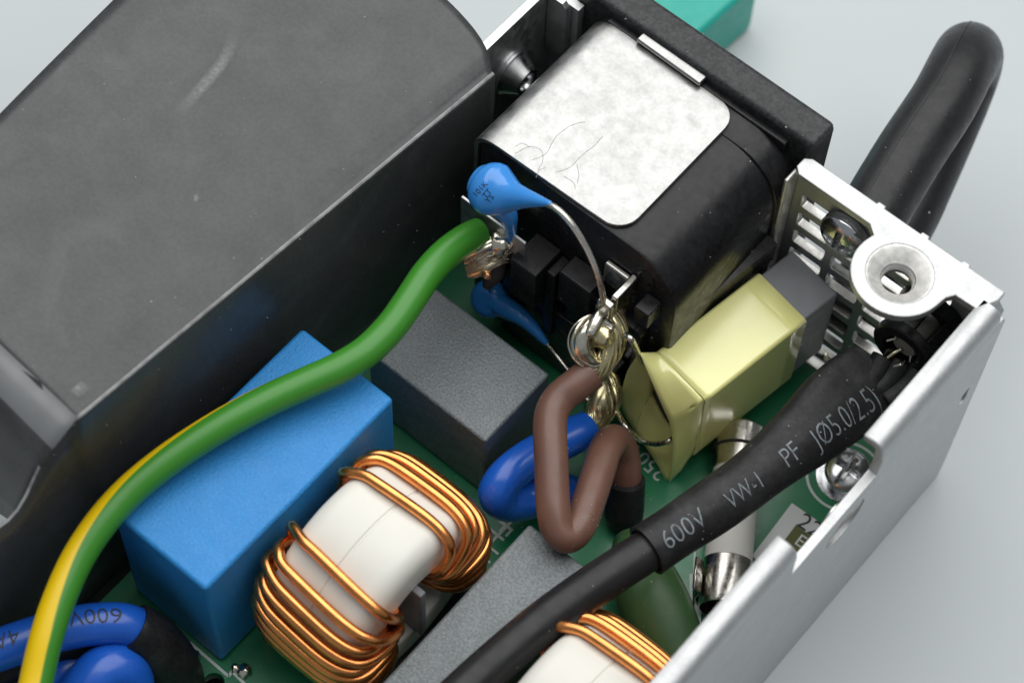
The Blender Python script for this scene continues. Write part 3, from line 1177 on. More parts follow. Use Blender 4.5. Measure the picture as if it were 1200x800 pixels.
# ------------------------------------------------------------------ chokes
def choke(c, label, windings, seed, RO=1.04, RI=0.50, HW=0.56):
    t = thing('toroid_choke', (c[0], c[1], PZ), label, 'choke')
    fr = axis_frame(c, (1, 0, 0))
    rr = 0.20
    prof = []
    for cx, cz, a0 in ((RO - rr, HW - rr, 0), ):
        pass
    P = []
    for (px, pz, a) in ((RO - rr, HW - rr, 0), (RI + 0.05, HW - 0.05, PI / 2), (RI + 0.05, -HW + 0.05, PI), (RO - rr, -HW + rr, 1.5 * PI)):
        r_ = rr if px > 0.75 else 0.05
        for i in range(6):
            aa = a + i / 5 * PI / 2
            P.append((px + r_ * math.cos(aa), pz + r_ * math.sin(aa)))
    # parting line groove on the rim
    P += [(RO, -0.02), (RO - 0.012, -0.008), (RO - 0.012, 0.008), (RO, 0.02)]
    P.append(P[0])
    obj('core_case', lathe_me('core_case', P, fr, 96), M_core, t)
    wr = 0.056
    rnd = random.Random(seed)
    for (a0, a1, n, dirn) in windings:
        pts = []
        for k in range(n):
            f = k / (n - 1)
            phi = a0 + (a1 - a0) * (f ** 0.72)
            nxt = a0 + (a1 - a0) * ((min(1, (k + 1) / (n - 1))) ** 0.72)
            mid = (a0 + a1) / 2
            ro = RO + wr + 0.012 + rnd.uniform(0, 0.014)
            ri = RI - wr - (0.12 if k % 2 else 0.0) - rnd.uniform(0, 0.03)
            hw = HW + wr + 0.03 + rnd.uniform(0, 0.025) + (0.04 if k % 2 else 0)
            inner = mid + (phi - mid) * 0.85
            sk = 0.05 * dirn
            # one turn, walked round the cross-section: rim, one flank, bore, other flank
            cr, hr = (ro + ri) / 2, (ro - ri) / 2
            loop = []
            for q in range(18):
                th = math.radians(122) - 2 * PI * q / 18
                ct, st2 = math.cos(th), math.sin(th)
                ex_ = 2 / 3.1
                ax = math.copysign(abs(ct) ** ex_, ct) * hw
                rr_ = cr + math.copysign(abs(st2) ** ex_, st2) * hr
                wgt = max(0.0, min(1.0, (rr_ - ri) / (ro - ri)))
                base_a = phi if q < 9 else nxt
                if q >= 9:
                    wgt = wgt ** 1.0
                loop.append((rr_, ax, inner + (base_a - inner) * wgt + sk * ax / hw * wgt))
            if k == 0:
                loop = [(ri + 0.12, -hw, inner), ((ro + ri) / 2, -hw, (phi + inner) / 2), (ro - 0.16, -hw * 0.97, phi - sk)] + loop
            for r, ax, a in loop:
                pts.append((Vector((c[0] + ax, c[1] + r * math.sin(a), c[2] + r * math.cos(a))), wr))
        # tail down to the board
        e = pts[-1][0]
        pts.append((Vector((e.x - 0.05, e.y, PZ + 0.3)), wr))
        pts.append((Vector((e.x - 0.05, e.y, PZ - 0.02)), wr))
        tube('winding', pts, M_copper, t, per=5, n=10)
    # base insulator and divider
    box('base_plate', (c[0] - 0.6, c[1] - 0.95, PZ + 0.004), (c[0] + 0.6, c[1] + 0.95, PZ + 0.10), M_black, t, 0.02, 2)
    box('divider', (c[0] - 0.50, c[1] - 0.04, c[2] - RI + 0.0), (c[0] + 0.66, c[1] + 0.04, c[2] + RI - 0.0), M_relay, t, 0.015, 2)
    return t


D = math.radians
choke((1.22, -3.62, 1.80), 'copper-wound choke with cream core between the blue and charcoal boxes', ((D(23), D(112), 10, 1), (D(-27), D(-120), 12, -1)), 3)
choke((3.76, -3.62, 1.80), 'copper-wound choke with cream core at the bottom beside the side wall', ((D(32), D(105), 11, 1), (D(-50), D(-118), 10, -1)), 5)

# ------------------------------------------------------------------ fuse
fa, fb = at(868, 503, z=1.05), at(846, 735, z=1.05)
fd = (fb - fa).normalized()
fz = thing('ceramic_fuse', (fa + fb) / 2 - Vector((0, 0, 0.3)), 'white ceramic tube fuse with shiny end caps passing under the black cable', 'fuse')
L_ = (fb - fa).length
FR = axis_frame(fa, fd)
e0, e1 = 0.50, (at(852, 655, z=1.05) - fa).length
obj('ceramic_tube', lathe_me('ceramic_tube', [(0, e0 - 0.1), (0.245, e0 - 0.1), (0.245, e1 + 0.1), (0, e1 + 0.1)], FR, 36), M_ceramic, fz)
for z0, z1 in ((-0.02, e0), (e1, e1 + 0.55)):
    obj('end_cap', lathe_me('end_cap', [(0, z0), (0.22, z0), (0.262, z0 + 0.04), (0.266, (z0 + z1) / 2), (0.262, z1 - 0.03), (0.255, z1), (0.247, z1)], FR, 36), M_nickel, fz)
fc_ = thing('fuse_clip', fa + fd * (e1 + 0.3) - Vector((0, 0, 0.3)), 'small shiny metal clip holding the lower end of the white fuse', 'clip')
side = fd.cross(Vector((0, 0, 1))).normalized()
for sgn in (-1, 1):
    c0 = fa + fd * (e1 + 0.30)
    pts = [(c0 + side * sgn * 0.10 + Vector((0, 0, -0.30)), 0.17, 0.018), (c0 + side * sgn * 0.24 + Vector((0, 0, -0.16)), 0.17, 0.018),
           (c0 + side * sgn * 0.288 + Vector((0, 0, 0.0)), 0.17, 0.018), (c0 + side * sgn * 0.25 + Vector((0, 0, 0.16)), 0.17, 0.018), (c0 + side * sgn * 0.33 + Vector((0, 0, 0.27)), 0.17, 0.018)]
    vs, fs = [], []
    sm = catmull([tuple(p[0]) for p in pts], 6)
    for q in sm:
        for w in (-0.17, 0.17):
            vs.append(Vector(q) + fd * w)
    for i in range(len(sm) - 1):
        fs.append((2 * i, 2 * i + 1, 2 * i + 3, 2 * i + 2))
    o = obj('clip_arm', mesh('clip_arm', vs, fs), M_nickel, fc_)
    o.modifiers.new('thickness', 'SOLIDIFY').thickness = 0.025
# dark sleeve ring near the upper cap
cc = fa + fd * 0.26
obj('band', lathe_me('band', [(0.266, -0.02), (0.285, 0.0), (0.266, 0.02)], axis_frame(cc, fd), 36), M_fibre, fz, label='thin dark ring round the upper cap')

# ------------------------------------------------------------------ green dipped part
gm = thing('green_dipped_resistor', (3.05, -1.75, PZ), 'dark green epoxy-dipped component half hidden under the black cable', 'component')


def bullet(name, pts, mm, parent, n=32):
    o, t_ = tube(name, pts, mm, parent, per=8, n=n, dome=0.10, wob=0.05)
    return o


bullet('epoxy_body', [(at(737, 634, z=1.35), 0.17, 0.17), (at(742, 648, z=1.38), 0.25, 0.24), (at(754, 678, z=1.36), 0.34, 0.30), (at(772, 722, z=1.26), 0.36, 0.30),
                      (at(792, 768, z=1.12), 0.32, 0.26), (at(806, 802, z=1.05), 0.18, 0.18)], M_green_epoxy, gm)
for u, v, zz in ((735, 630, 1.3), (806, 804, 1.05)):
    p = at(u, v, z=zz)
    tube('lead', [(p, 0.03), (p + Vector((0, 0, -0.2)), 0.03), (Vector((p.x, p.y, PZ - 0.02)), 0.03)], M_wirelead, gm, n=8)

# ------------------------------------------------------------------ taped capacitor
yx = Vector((0.155, 0.988, 0)).normalized()
yo = at(797, 442, z=2.4)
tc_ = thing('taped_capacitor', (2.6, 0.6, PZ), 'grey box capacitor wrapped in pale yellow tape beside the black socket', 'capacitor')
fr = frame((2.30, -0.24, 1.15), yx.cross(Vector((0, 0, 1))), yx)   # local X across, Y along, Z up
HWID = 0.335
box('case', (-HWID, 0.06, 0.0), (HWID, 1.90, 1.22), M_relay, tc_, 0.03, 3, mtx=fr)
box('foot', (-HWID + 0.03, 0.08, -0.38), (0.12, 0.5, -0.01), M_relay, tc_, 0.02, 2, mtx=fr)
M_tape = mat('yellow_tape', (0.94, 0.90, 0.34), 0.20, spec=0.9, sss=0.15, rvar=0.03, var=0.02, vscale=3, bump=0.03, bscale=3, coat=0.5, specks=0.02, sscale=5)
M_tape_in = M_tape


def tape():
    # rounded rectangular sleeve round the case, with a crumpled loose mouth at the near end
    def ring(w, z0, z1, r, n=6):
        P = []
        for cx, cz, a in ((w - r, z1 - r, 0), (-w + r, z1 - r, PI / 2), (-w + r, z0 + r, PI), (w - r, z0 + r, 1.5 * PI)):
            for i in range(n):
                aa = a + PI / 2 * i / (n - 1)
                P.append((cx + r * math.cos(aa), cz + r * math.sin(aa)))
        return P
    base = ring(HWID + 0.018, -0.02, 1.24, 0.035)
    k = len(base)
    vs, fs = [], []
    ys = [1.42, 1.2, 0.8, 0.4, 0.12, 0.02]
    for y in ys:
        for x, z in base:
            vs.append(fr @ Vector((x, y + (0.02 * noise.noise(Vector((x * 5, z * 5, 0))) if y > 1.3 else 0), z)))
    rows = len(ys)
    for j in range(rows - 1):
        for i in range(k):
            q = (i + 1) % k
            fs.append((j * k + i, j * k + q, (j + 1) * k + q, (j + 1) * k + i))
    # crumpled loose mouth: outer flap and inner flap meeting in an upper ear and a lower tip
    def band(A, B, per=5, rows_=5, seed=0):
        A = catmull([tuple(p) for p in A], per)
        B = catmull([tuple(p) for p in B], per)
        o0 = len(vs)
        for i in range(len(A)):
            for r in range(rows_ + 1):
                f = r / rows_
                p = Vector(A[i]).lerp(Vector(B[i]), f)
                p += Vector((1, 0.3, 0.6)) * 0.025 * math.sin(f * PI) * noise.noise(Vector((i * 0.3, f * 2.0, seed)))
                vs.append(p)
        for i in range(len(A) - 1):
            for r in range(rows_):
                fs.append((o0 + i * (rows_ + 1) + r, o0 + i * (rows_ + 1) + r + 1, o0 + (i + 1) * (rows_ + 1) + r + 1, o0 + (i + 1) * (rows_ + 1) + r))
    V = lambda *q: fr @ Vector(q)
    w_ = HWID + 0.018
    band([V(-w_ + 0.02, 0.03, 1.24), V(-0.1, 0.02, 1.24), V(0.13, 0.02, 1.24), V(w_ - 0.01, 0.02, 1.23)],
         [at(749, 413, y=-0.38), at(763, 445, y=-0.42), at(777, 476, y=-0.46), at(784, 491, y=-0.48)], 5, 6, 1)
    band([V(w_ - 0.01, 0.02, 1.23), V(w_, 0.02, 0.85), V(w_, 0.02, 0.4), V(w_ - 0.02, 0.02, -0.02)],
         [at(784, 491, y=-0.48), at(788, 518, y=-0.50), at(787, 543, y=-0.51), at(783, 566, y=-0.52)], 5, 6, 3)
    band([V(-w_, 0.03, 1.22), V(-w_, 0.03, 0.95), V(-w_, 0.03, 0.68), V(-w_ + 0.01, 0.03, 0.38)],
         [at(748, 413, y=-0.375), at(733, 440, y=-0.36), at(728, 475, y=-0.38), at(743, 503, y=-0.42)], 5, 6, 5)
    band([V(-w_ + 0.01, 0.03, 0.38), V(-0.12, 0.03, 0.14), V(w_ * 0.5, 0.03, -0.01), V(w_ - 0.02, 0.03, -0.02)],
         [at(743, 503, y=-0.42), at(756, 522, y=-0.45), at(769, 541, y=-0.48), at(782, 566, y=-0.52)], 5, 6, 7)
    tm_ = bmesh.new()
    tv = [tm_.verts.new(v) for v in vs]
    for f in fs:
        tm_.faces.new([tv[i] for i in f])
    bmesh.ops.remove_doubles(tm_, verts=tm_.verts, dist=0.006)
    tm_.verts.index_update()
    vs = [v.co.copy() for v in tm_.verts]
    fs = [tuple(v.index for v in f.verts) for f in tm_.faces]
    tm_.free()
    o = obj('tape_wrap', mesh('tape_wrap', vs, fs, None, True, 32), M_tape, tc_)
    wn(o)
    s = o.modifiers.new('thickness', 'SOLIDIFY')
    s.thickness = 0.012
    s.offset = 1
    return o


tape()
tube('lead', [(at(733, 392, y=-0.60), 0.032), (at(740, 398, y=-0.62), 0.032), (at(745, 407, y=-0.50), 0.032), (at(750, 420, y=-0.30), 0.032), (at(756, 436, y=-0.16), 0.032)], M_wirelead, tc_, n=10)
tube('lead', [(at(713, 460, z=1.55), 0.030), (at(722, 480, z=1.5), 0.030), (at(735, 502, z=1.6), 0.030), (at(752, 516, y=-0.52), 0.030), (at(770, 520, y=-0.50), 0.030), (at(786, 515, y=-0.42), 0.03), (at(797, 503, y=-0.20), 0.03)],
     M_wirelead, tc_, n=10)

# ------------------------------------------------------------------ blue disc capacitors between earth and mains pins
def disc_cap(c, axis, r, th, spout, spout2, label):
    t = thing('disc_capacitor', c, label, 'capacitor')
    fr = axis_frame(c, axis)
    prof = [(0, -th)]
    for i in range(1, 17):
        a = -PI / 2 + PI * i / 16
        prof.append((r * (0.45 + 0.55 * math.cos(a)) if abs(a) < PI / 2 else 0.45 * r, th * math.sin(a)))
    prof = [(0, -th), (0.2 * r, -th * 0.99)] + [(0.45 * r + 0.55 * r * math.cos(-PI / 2 + PI * i / 14), th * math.sin(-PI / 2 + PI * i / 14)) for i in range(15)] + [(0.2 * r, th * 0.99), (0, th)]
    obj('body', lathe_me('body', prof, fr, 40, angle=80), M_disc, t)
    for s in (spout, spout2):
        if s:
            o, tb = tube('leg_coating', s, M_disc, t, per=8, n=16, dome=0.01)
    return t


dc = at(577, 222, y=-0.42)
dcap = thing('disc_capacitor', dc, 'bright blue disc capacitor above the green wire end', 'capacitor')
dbody, dtb = tube('body', [(at(561, 211, y=-0.42), 0.17, 0.13), (at(565, 213.5, y=-0.42), 0.222, 0.17), (at(572, 218, y=-0.42), 0.258, 0.20), (at(580, 223, y=-0.42), 0.262, 0.20), (at(590, 227, y=-0.42), 0.215, 0.18), (at(601, 230, y=-0.42), 0.15, 0.14), (at(613, 232, y=-0.42), 0.105, 0.10),
                           (at(628, 235, y=-0.42), 0.066, 0.066), (at(641, 238, y=-0.42), 0.034, 0.034)], M_disc, dcap, per=8, n=40, ref=(-RZ), dome=0.07)
tube('leg_coating', [(at(586, 240, y=-0.40), 0.13), (at(595, 252, y=-0.40), 0.10), (at(598, 266, y=-0.38), 0.068), (at(600, 281, y=-0.36), 0.045)], M_disc, dcap, per=8, n=18, dome=0.01)
tube('lead', [(at(638, 237, y=-0.42), 0.032), (at(655, 247, y=-0.43), 0.032), (at(672, 266, y=-0.44), 0.032), (at(688, 292, y=-0.46), 0.032), (at(700, 320, y=-0.50), 0.032), (at(706, 345, y=-0.52), 0.032), (at(707, 356, y=-0.52), 0.032)],
     M_wirelead, dcap, n=12)
tube('lead', [(at(600, 279, y=-0.37), 0.028), (at(600, 287, y=-0.40), 0.028), (at(592, 292, y=-0.45), 0.028)], M_wirelead, dcap, n=8)
# markings printed on the lacquer
vx = (RX * 0.62 - RY * -0.0)
from mathutils.bvhtree import BVHTree


def tree_of(o):
    me = o.data
    return BVHTree.FromPolygons([v.co.copy() for v in me.vertices], [tuple(p.vertices) for p in me.polygons])


def hit(tree, u, v, off=0.004):
    d = (RX * ((u - 600) / FPX) + RY * ((v - 400) / FPX) + RZ).normalized()
    loc, nrm, _, _ = tree.ray_cast(CAM, d)
    if loc is None:
        return None
    if nrm.dot(d) > 0:
        nrm = -nrm
    return loc + nrm * off


dtree = tree_of(dbody)
PXC = 2787.73 / 24.0
for txt, u, v in (('101K', 563, 222), ('TT', 571, 227), ('YS', 574, 233)):
    ca, sa = math.cos(math.radians(48)), math.sin(math.radians(48))

    def fn(x, y, u=u, v=v):
        uu = u + (ca * x - sa * y) * PXC
        vv = v - (sa * x + ca * y) * PXC
        return hit(dtree, uu, vv, 0.003) or at(uu, vv, y=-0.6)
    obj('print', text_me('print', txt, 0.085, fn), M_inkdark, dcap)

dn = at(574, 350, y=-0.40)
dc2 = disc_cap(dn, (0.1, -0.8, 0.6), 0.21, 0.14,
               [(dn, 0.13), (at(592, 360, y=-0.40), 0.12), (at(612, 372, y=-0.40), 0.09), (at(628, 388, y=-0.40), 0.06), (at(640, 402, y=-0.40), 0.035)], None,
               'dark blue disc capacitor deep in the shadow below the socket')
tube('lead', [(at(640, 402, y=-0.40), 0.03), (at(655, 420, y=-0.42), 0.03), (at(675, 445, y=-0.5), 0.03)], M_wirelead, dc2, n=8)
tube('lead', [(at(574, 345, y=-0.40), 0.03), (at(577, 325, y=-0.42), 0.03), (at(578, 308, y=-0.46), 0.03)], M_wirelead, dc2, n=8)


# ------------------------------------------------------------------ stranded wire ends
def strands(name, path, R0, n, turns, sr, mm, parent, seed=1, ref=None):
    """a twisted bundle of tinned strands following a path, joined as one bundle"""
    tb = Tube([(p[0], p[1]) for p in path], 8, ref)
    vs, fs = [], []
    rnd = random.Random(seed)
    for k in range(n):
        ph = 2 * PI * k / n + rnd.uniform(-0.15, 0.15)
        N = len(tb.c)
        base = len(vs)
        m_ = 6
        for i in range(N):
            a = ph + turns * 2 * PI * i / N
            p = tb.c[i] + tb.bb[i] * math.cos(a) * tb.ra[i] + tb.nn[i] * math.sin(a) * tb.ra[i]
            rad = (tb.bb[i] * math.cos(a) + tb.nn[i] * math.sin(a))
            tan = rad.cross(tb.t[i])
            for j in range(m_):
                b = 2 * PI * j / m_
                vs.append(p + rad * (sr * math.cos(b)) + tan * (sr * math.sin(b)) * 1.2)
        for i in range(N - 1):
            for j in range(m_):
                q = (j + 1) % m_
                fs.append((base + i * m_ + j, base + i * m_ + q, base + (i + 1) * m_ + q, base + (i + 1) * m_ + j))
    o = obj(name, mesh(name, vs, fs), mm, parent)
    o['kind'] = 'stuff'
    return o


# ------------------------------------------------------------------ brown wire
bw = thing('brown_wire', at(650, 640, z=1.6), 'thick brown wire bent in a hairpin below the socket pins', 'wire')
BR = 0.168
bo, bt = tube('insulation', [(at(694, 436, z=2.62), BR), (at(676, 450, z=2.58), BR), (at(655, 468, z=2.52), BR), (at(645, 492, z=2.50), BR), (at(646, 540, z=2.46), BR), (at(648, 590, z=2.38), BR),
                              (at(653, 618, z=2.30), BR * 0.98), (at(664, 629, z=2.24), BR * 0.96), (at(678, 618, z=2.20), BR * 0.97), (at(688, 592, z=2.16), BR), (at(700, 556, z=2.08), BR), (at(709, 528, z=1.98), BR), (at(719, 516, z=1.80), BR),
                              (at(729, 528, z=1.55), BR), (at(733, 556, z=1.3), BR), (at(733, 590, z=1.0), BR)], M_brown, bw, per=10, n=24)
sl, _ = tube('sleeve', [(at(734, 562, z=1.30), 0.195), (at(733, 580, z=1.12), 0.20), (at(731, 604, z=0.90), 0.20), (at(729, 618, z=0.80), 0.15)], M_shrink, bw, n=24)
# tinned end: a rope of strands rising beside the blade and a hook soldered over it
c2 = [(at(694, 440, z=2.60), 0.075), (at(706, 428, z=2.66), 0.095), (at(717, 408, z=2.76), 0.11), (at(722, 386, z=2.88), 0.105), (at(719, 367, z=2.98), 0.085), (at(712, 356, z=3.04), 0.06)]
strands('tinned_strands', c2, 0.1, 16, 0.45, 0.013, M_solder_y, bw, 5)
tube('solder_fill', [(p, r * 1.0) for p, r in c2], M_solder_y, bw, n=24, wob=0.2, dome=0.04)
c1 = [(at(716, 384, z=2.98), 0.06), (at(704, 376, z=3.02), 0.075), (at(690, 383, z=3.0), 0.105), (at(681, 397, z=2.92), 0.125), (at(683, 412, z=2.82), 0.115), (at(692, 424, z=2.74), 0.08), (at(703, 426, z=2.70), 0.05)]
strands('tinned_strands', c1, 0.1, 12, 0.35, 0.011, M_solder, bw, 2)
tube('solder_fill', [(p, r * 1.02) for p, r in c1], M_solder, bw, n=24, wob=0.45, dome=0.04)
blob('solder_blob', at(705, 392, z=2.94), 0.135, M_solder_y, bw, 0.9, 31)
# ring of solder where the capacitor lead meets the blade
rg = at(708, 360, z=3.08)
obj('solder_collar', lathe_me('solder_collar', [(0.055 + 0.035 * math.cos(2 * PI * i / 10), 0.035 * math.sin(2 * PI * i / 10)) for i in range(11)], axis_frame(rg, (0.1, -0.2, 1)), 24), M_solder, bw)
tube('solder_run', [(at(706, 364, z=3.10), 0.06), (at(699, 376, z=3.09), 0.075), (at(692, 390, z=3.06), 0.06)], M_solder, bw, n=14, dome=0.05)
# copper ends at the board
for k, (u, v) in enumerate(((742, 601), (748, 606), (738, 610))):
    blob('copper_bead', at(u, v, z=PZ + 0.08), 0.055, bpy.data.materials['coppery_solder4'], bw, 1, 40 + k)

# ------------------------------------------------------------------ blue wire to the neutral pin
nw = thing('blue_wire', at(590, 590, z=PZ), 'glossy blue wire looping out behind the brown hairpin', 'wire')
NR = 0.195
tube('insulation', [(at(690, 498, z=1.50), 0.16), (at(676, 508, z=1.52), NR), (at(650, 521, z=1.58), NR), (at(620, 537, z=1.66), NR), (at(595, 557, z=1.70), NR), (at(583, 577, z=1.62), NR * 1.02), (at(590, 588, z=1.45), NR), (at(611, 588, z=1.30), NR),
                    (at(635, 581, z=1.22), NR), (at(655, 575, z=1.12), NR), (at(668, 580, z=0.95), NR), (at(672, 592, z=PZ), NR)], M_bluewire, nw, per=10, n=24)
c3 = [(at(690, 497, z=1.50), 0.09), (at(700, 487, z=1.50), 0.13), (at(708, 470, z=1.55), 0.16), (at(712, 450, z=1.6), 0.13), (at(710, 436, z=1.6), 0.07)]
strands('tinned_strands', c3, 0.1, 16, 0.45, 0.014, M_solder_y, nw, 8)
tube('solder_fill', [(p, r * 1.06) for p, r in c3], M_solder_y, nw, n=24, wob=0.3, dome=0.04)

# ------------------------------------------------------------------ earth wire
ew = thing('earth_wire', at(220, 522, z=2.7), 'thick green and yellow wire arching across from the socket to the lower corner', 'wire')
ER = 0.158
ewp = [(562, 273, 2.86), (545, 281, 2.92), (522, 298, 2.98), (500, 322, 3.02), (480, 352, 3.02), (458, 383, 3.0), (430, 411, 2.98), (398, 431, 2.96), (360, 448, 2.95), (320, 466, 2.95), (275, 489, 2.95), (230, 516, 2.93),
       (188, 545, 2.90), (150, 577, 2.86), (118, 613, 2.82), (91, 654, 2.76), (70, 700, 2.70), (54, 748, 2.62), (42, 800, 2.5), (30, 860, 2.4), (24, 930, 2.1), (30, 1000, 1.6), (45, 1060, 1.0)]
eo, et = tube('insulation', [(at(u, v, z=z), ER) for u, v, z in ewp], M_earth, ew, per=8, n=32, ref=(0, 0, 1), dome=0.02)
# yellow stripe: rotate the printed UV so that the stripe drifts from underneath to the upper flank
ul = eo.data.uv_layers[0].data
Ltot = et.nearest(at(30, 860, z=2.4))
for d_ in ul:
    u, v = d_.uv
    f = min(1.0, u / Ltot)
    # stripe centre in turns: 0 = picture-left flank, 0.25 = top, 0.5 = right flank
    cen = 0.70 + 0.265 * min(1.0, max(0.0, (f - 0.05) / 0.42)) + 0.19 * min(1.0, max(0.0, (f - 0.47) / 0.4))
    d_.uv = (u, v - cen + 0.5)
c4 = [(at(564, 274, z=2.84), 0.11), (at(572, 284, z=2.74), 0.14), (at(575, 300, z=2.62), 0.16), (at(572, 316, z=2.50), 0.15), (at(566, 330, z=2.36), 0.08)]
vs, fs = [], []
rnd = random.Random(17)
for k in range(46):
    q_ = rnd.uniform(-0.45, 1)
    p0 = at(546 + 6 * q_ + rnd.uniform(-4, 4), 309 + 17 * q_, z=2.72 - 0.14 * q_)
    p3 = at(594 + 6 * q_ + rnd.uniform(-6, 6), 284 + 20 * q_ + rnd.uniform(-3, 3), z=2.84 - 0.18 * q_)
    p1 = p0.lerp(p3, 0.35) + Vector((rnd.uniform(-0.02, 0.02), rnd.uniform(-0.03, 0.01), rnd.uniform(0.0, 0.05)))
    p2 = p0.lerp(p3, 0.7) + Vector((rnd.uniform(-0.02, 0.02), rnd.uniform(-0.03, 0.02), rnd.uniform(0.0, 0.05)))
    tb = Tube([(p0, 0.018), (p1, 0.019), (p2, 0.019), (p3, 0.017)], 6)
    o0 = len(vs)
    for i in range(len(tb.c)):
        for j in range(6):
            a_ = 2 * PI * j / 6
            vs.append(tb.c[i] + tb.bb[i] * math.cos(a_) * tb.ra[i] + tb.nn[i] * math.sin(a_) * tb.ra[i])
    for i in range(len(tb.c) - 1):
        for j in range(6):
            q = (j + 1) % 6
            fs.append((o0 + i * 6 + j, o0 + i * 6 + q, o0 + (i + 1) * 6 + q, o0 + (i + 1) * 6 + j))
o = obj('tinned_strands', mesh('tinned_strands', vs, fs), M_solder, ew)
o['kind'] = 'stuff'
tube('solder_fill', [(p + Vector((0.02, 0.05, -0.12)), r * 0.7) for p, r in c4], M_fibre, ew, n=14, dome=0.04, wob=0.3)
blob('solder_blob', at(584, 284, z=2.84), 0.13, M_solder, ew, 0.9, 21)
blob('solder_blob', at(571, 322, z=2.66), 0.05, bpy.data.materials['coppery_solder5'], ew, 0.9, 22)

# ------------------------------------------------------------------ output cable with printed sleeve
oc = thing('black_cable', at(720, 668, z=2.2), 'black round cable with printed heat-shrink sleeve running to the lamp holder', 'cable')
CR = 0.205
cpts = [(260, 1120, 1.6), (330, 1030, 2.2), (400, 950, 2.55), (470, 880, 2.62), (530, 822, 2.60), (585, 772, 2.58), (640, 726, 2.56), (700, 683, 2.55), (752, 649, 2.55), (800, 617, 2.55), (840, 590, 2.52)]
tube('cable_jacket', [(at(u, v, z=z), CR) for u, v, z in cpts], M_cable, oc, per=8, n=28)
spts = [(758, 645, 2.55, 0.262, 0.262), (764, 641, 2.55, 0.262, 0.262), (800, 617, 2.55, 0.265, 0.262), (850, 583, 2.53, 0.272, 0.26), (895, 549, 2.50, 0.285, 0.26), (935, 515, 2.48, 0.335, 0.25), (970, 485, 2.47, 0.39, 0.22), (1000, 463, 2.46, 0.415, 0.19),
        (1020, 448, 2.47, 0.41, 0.17), (1029, 441, 2.48, 0.40, 0.165)]
so, st_ = tube('heat_shrink', [(at(u, v, z=z), a, b) for u, v, z, a, b in spts], M_shrink, oc, per=10, n=36, ref=(-RZ), inner=0.86, wob=0.05)


def print_on(tb, body, u, v, z, size, dth=0.0, parent=None, mm=None, flip=False, xs=1.0):
    s0 = tb.nearest(at(u, v, z=z))
    r = sum(tb.ra) / len(tb.ra)

    def fn(x, y):
        if flip:
            x, y = -x, -y
        s = s0 + x
        k = min(range(len(tb.s)), key=lambda i: abs(tb.s[i] - s))
        rr = max(0.15, (tb.ra[k] + tb.rb[k]) / 2)
        th = PI / 2 + dth + y / rr * SIGN
        return tb.surf(s, th, 0.006)
    return obj('print', text_me('print', body, size, fn, thin=-0.003 * size / 0.3, xs=xs), mm, parent)


SIGN = -1
# which way the letters run round the sleeve: the across-axis points towards the upper side of the picture or away
k = len(st_.c) // 2
SIGN = 1 if st_.bb[k].dot(-RY) < 0 else -1
print_on(st_, '600V', 795, 628, 2.6, 0.27, 0.0 * SIGN, oc, M_print, xs=0.85)
print_on(st_, 'VW-1', 869, 580, 2.6, 0.25, -0.10 * SIGN, oc, M_print, xs=0.72)
print_on(st_, 'PF', 922, 540, 2.6, 0.26, -0.12 * SIGN, oc, M_print, xs=0.85)
print_on(st_, 'JØ5.0/2.5)', 990, 488, 2.6, 0.28, -0.30 * SIGN, oc, M_print, xs=0.78)

# three black cores leaving the sleeve
lh_c = Vector((3.87, 1.28, 2.87))
for k, (u0, v0, u1, v1) in enumerate(((1018, 447, 1036, 420), (1040, 446, 1056, 424), (1062, 452, 1078, 432))):
    tube('core_wire', [(at(u0 - 24, v0 + 18, z=2.46), 0.12), (at(u0, v0, z=2.52), 0.13), (at(u1, v1, z=2.62), 0.13)], M_shrink, oc, n=18, dome=0.015)
tube('bare_lead', [(at(1040, 419, z=2.72), 0.018), (at(1047, 414, z=2.76), 0.022), (at(1056, 409, z=2.80), 0.018)], mat('brassy_lead', (0.75, 0.68, 0.45), 0.25, 1.0), oc, n=8)
tube('bare_lead', [(at(1066, 424, z=2.66), 0.02), (at(1068, 412, z=2.74), 0.02), (at(1066, 404, z=2.80), 0.02)], M_wirelead, oc, n=8)

# ------------------------------------------------------------------ lamp holder on the end panel
lh = thing('lamp_holder', (3.87, 1.6, 2.5), 'black plastic clip-in lamp holder cage under the round tab', 'lamp holder')
AX = Vector((0, 1, 0))
y_front, y_back = 1.20, PY - 0.11
fr = axis_frame((3.88, y_front, 2.84), AX)
D_ = y_back - y_front
obj('front_ring', lathe_me('front_ring', [(0.21, 0.0), (0.315, 0.0), (0.335, 0.02), (0.335, 0.10), (0.315, 0.12), (0.21, 0.12), (0.21, 0.0)], fr, 36), M_black, lh)
obj('back_ring', lathe_me('back_ring', [(0.24, D_ - 0.14), (0.36, D_ - 0.14), (0.39, D_ - 0.01), (0.24, D_ - 0.01), (0.24, D_ - 0.14)], fr, 36), M_black, lh)
for k in range(6):
    a = 2 * PI * k / 6 + 0.35
    p0 = fr @ Vector((0.275 * math.cos(a), 0.275 * math.sin(a), 0.08))
    p1 = fr @ Vector((0.31 * math.cos(a), 0.31 * math.sin(a), D_ - 0.1))
    rad = (fr.to_3x3() @ Vector((math.cos(a), math.sin(a), 0)))
    mtx = frame(p0, p1 - p0, rad)
    box('cage_bar', (0, -0.025, -0.075), ((p1 - p0).length, 0.035, 0.075), M_black, lh, 0.012, 2, mtx=mtx)
obj('lamp', lathe_me('lamp', [(0, 0.06), (0.12, 0.06), (0.14, 0.1), (0.14, D_), (0.1, D_ + 0.1), (0, D_ + 0.14)], fr, 28), mat('dull_lamp_plastic', (0.25, 0.24, 0.22), 0.35), lh)
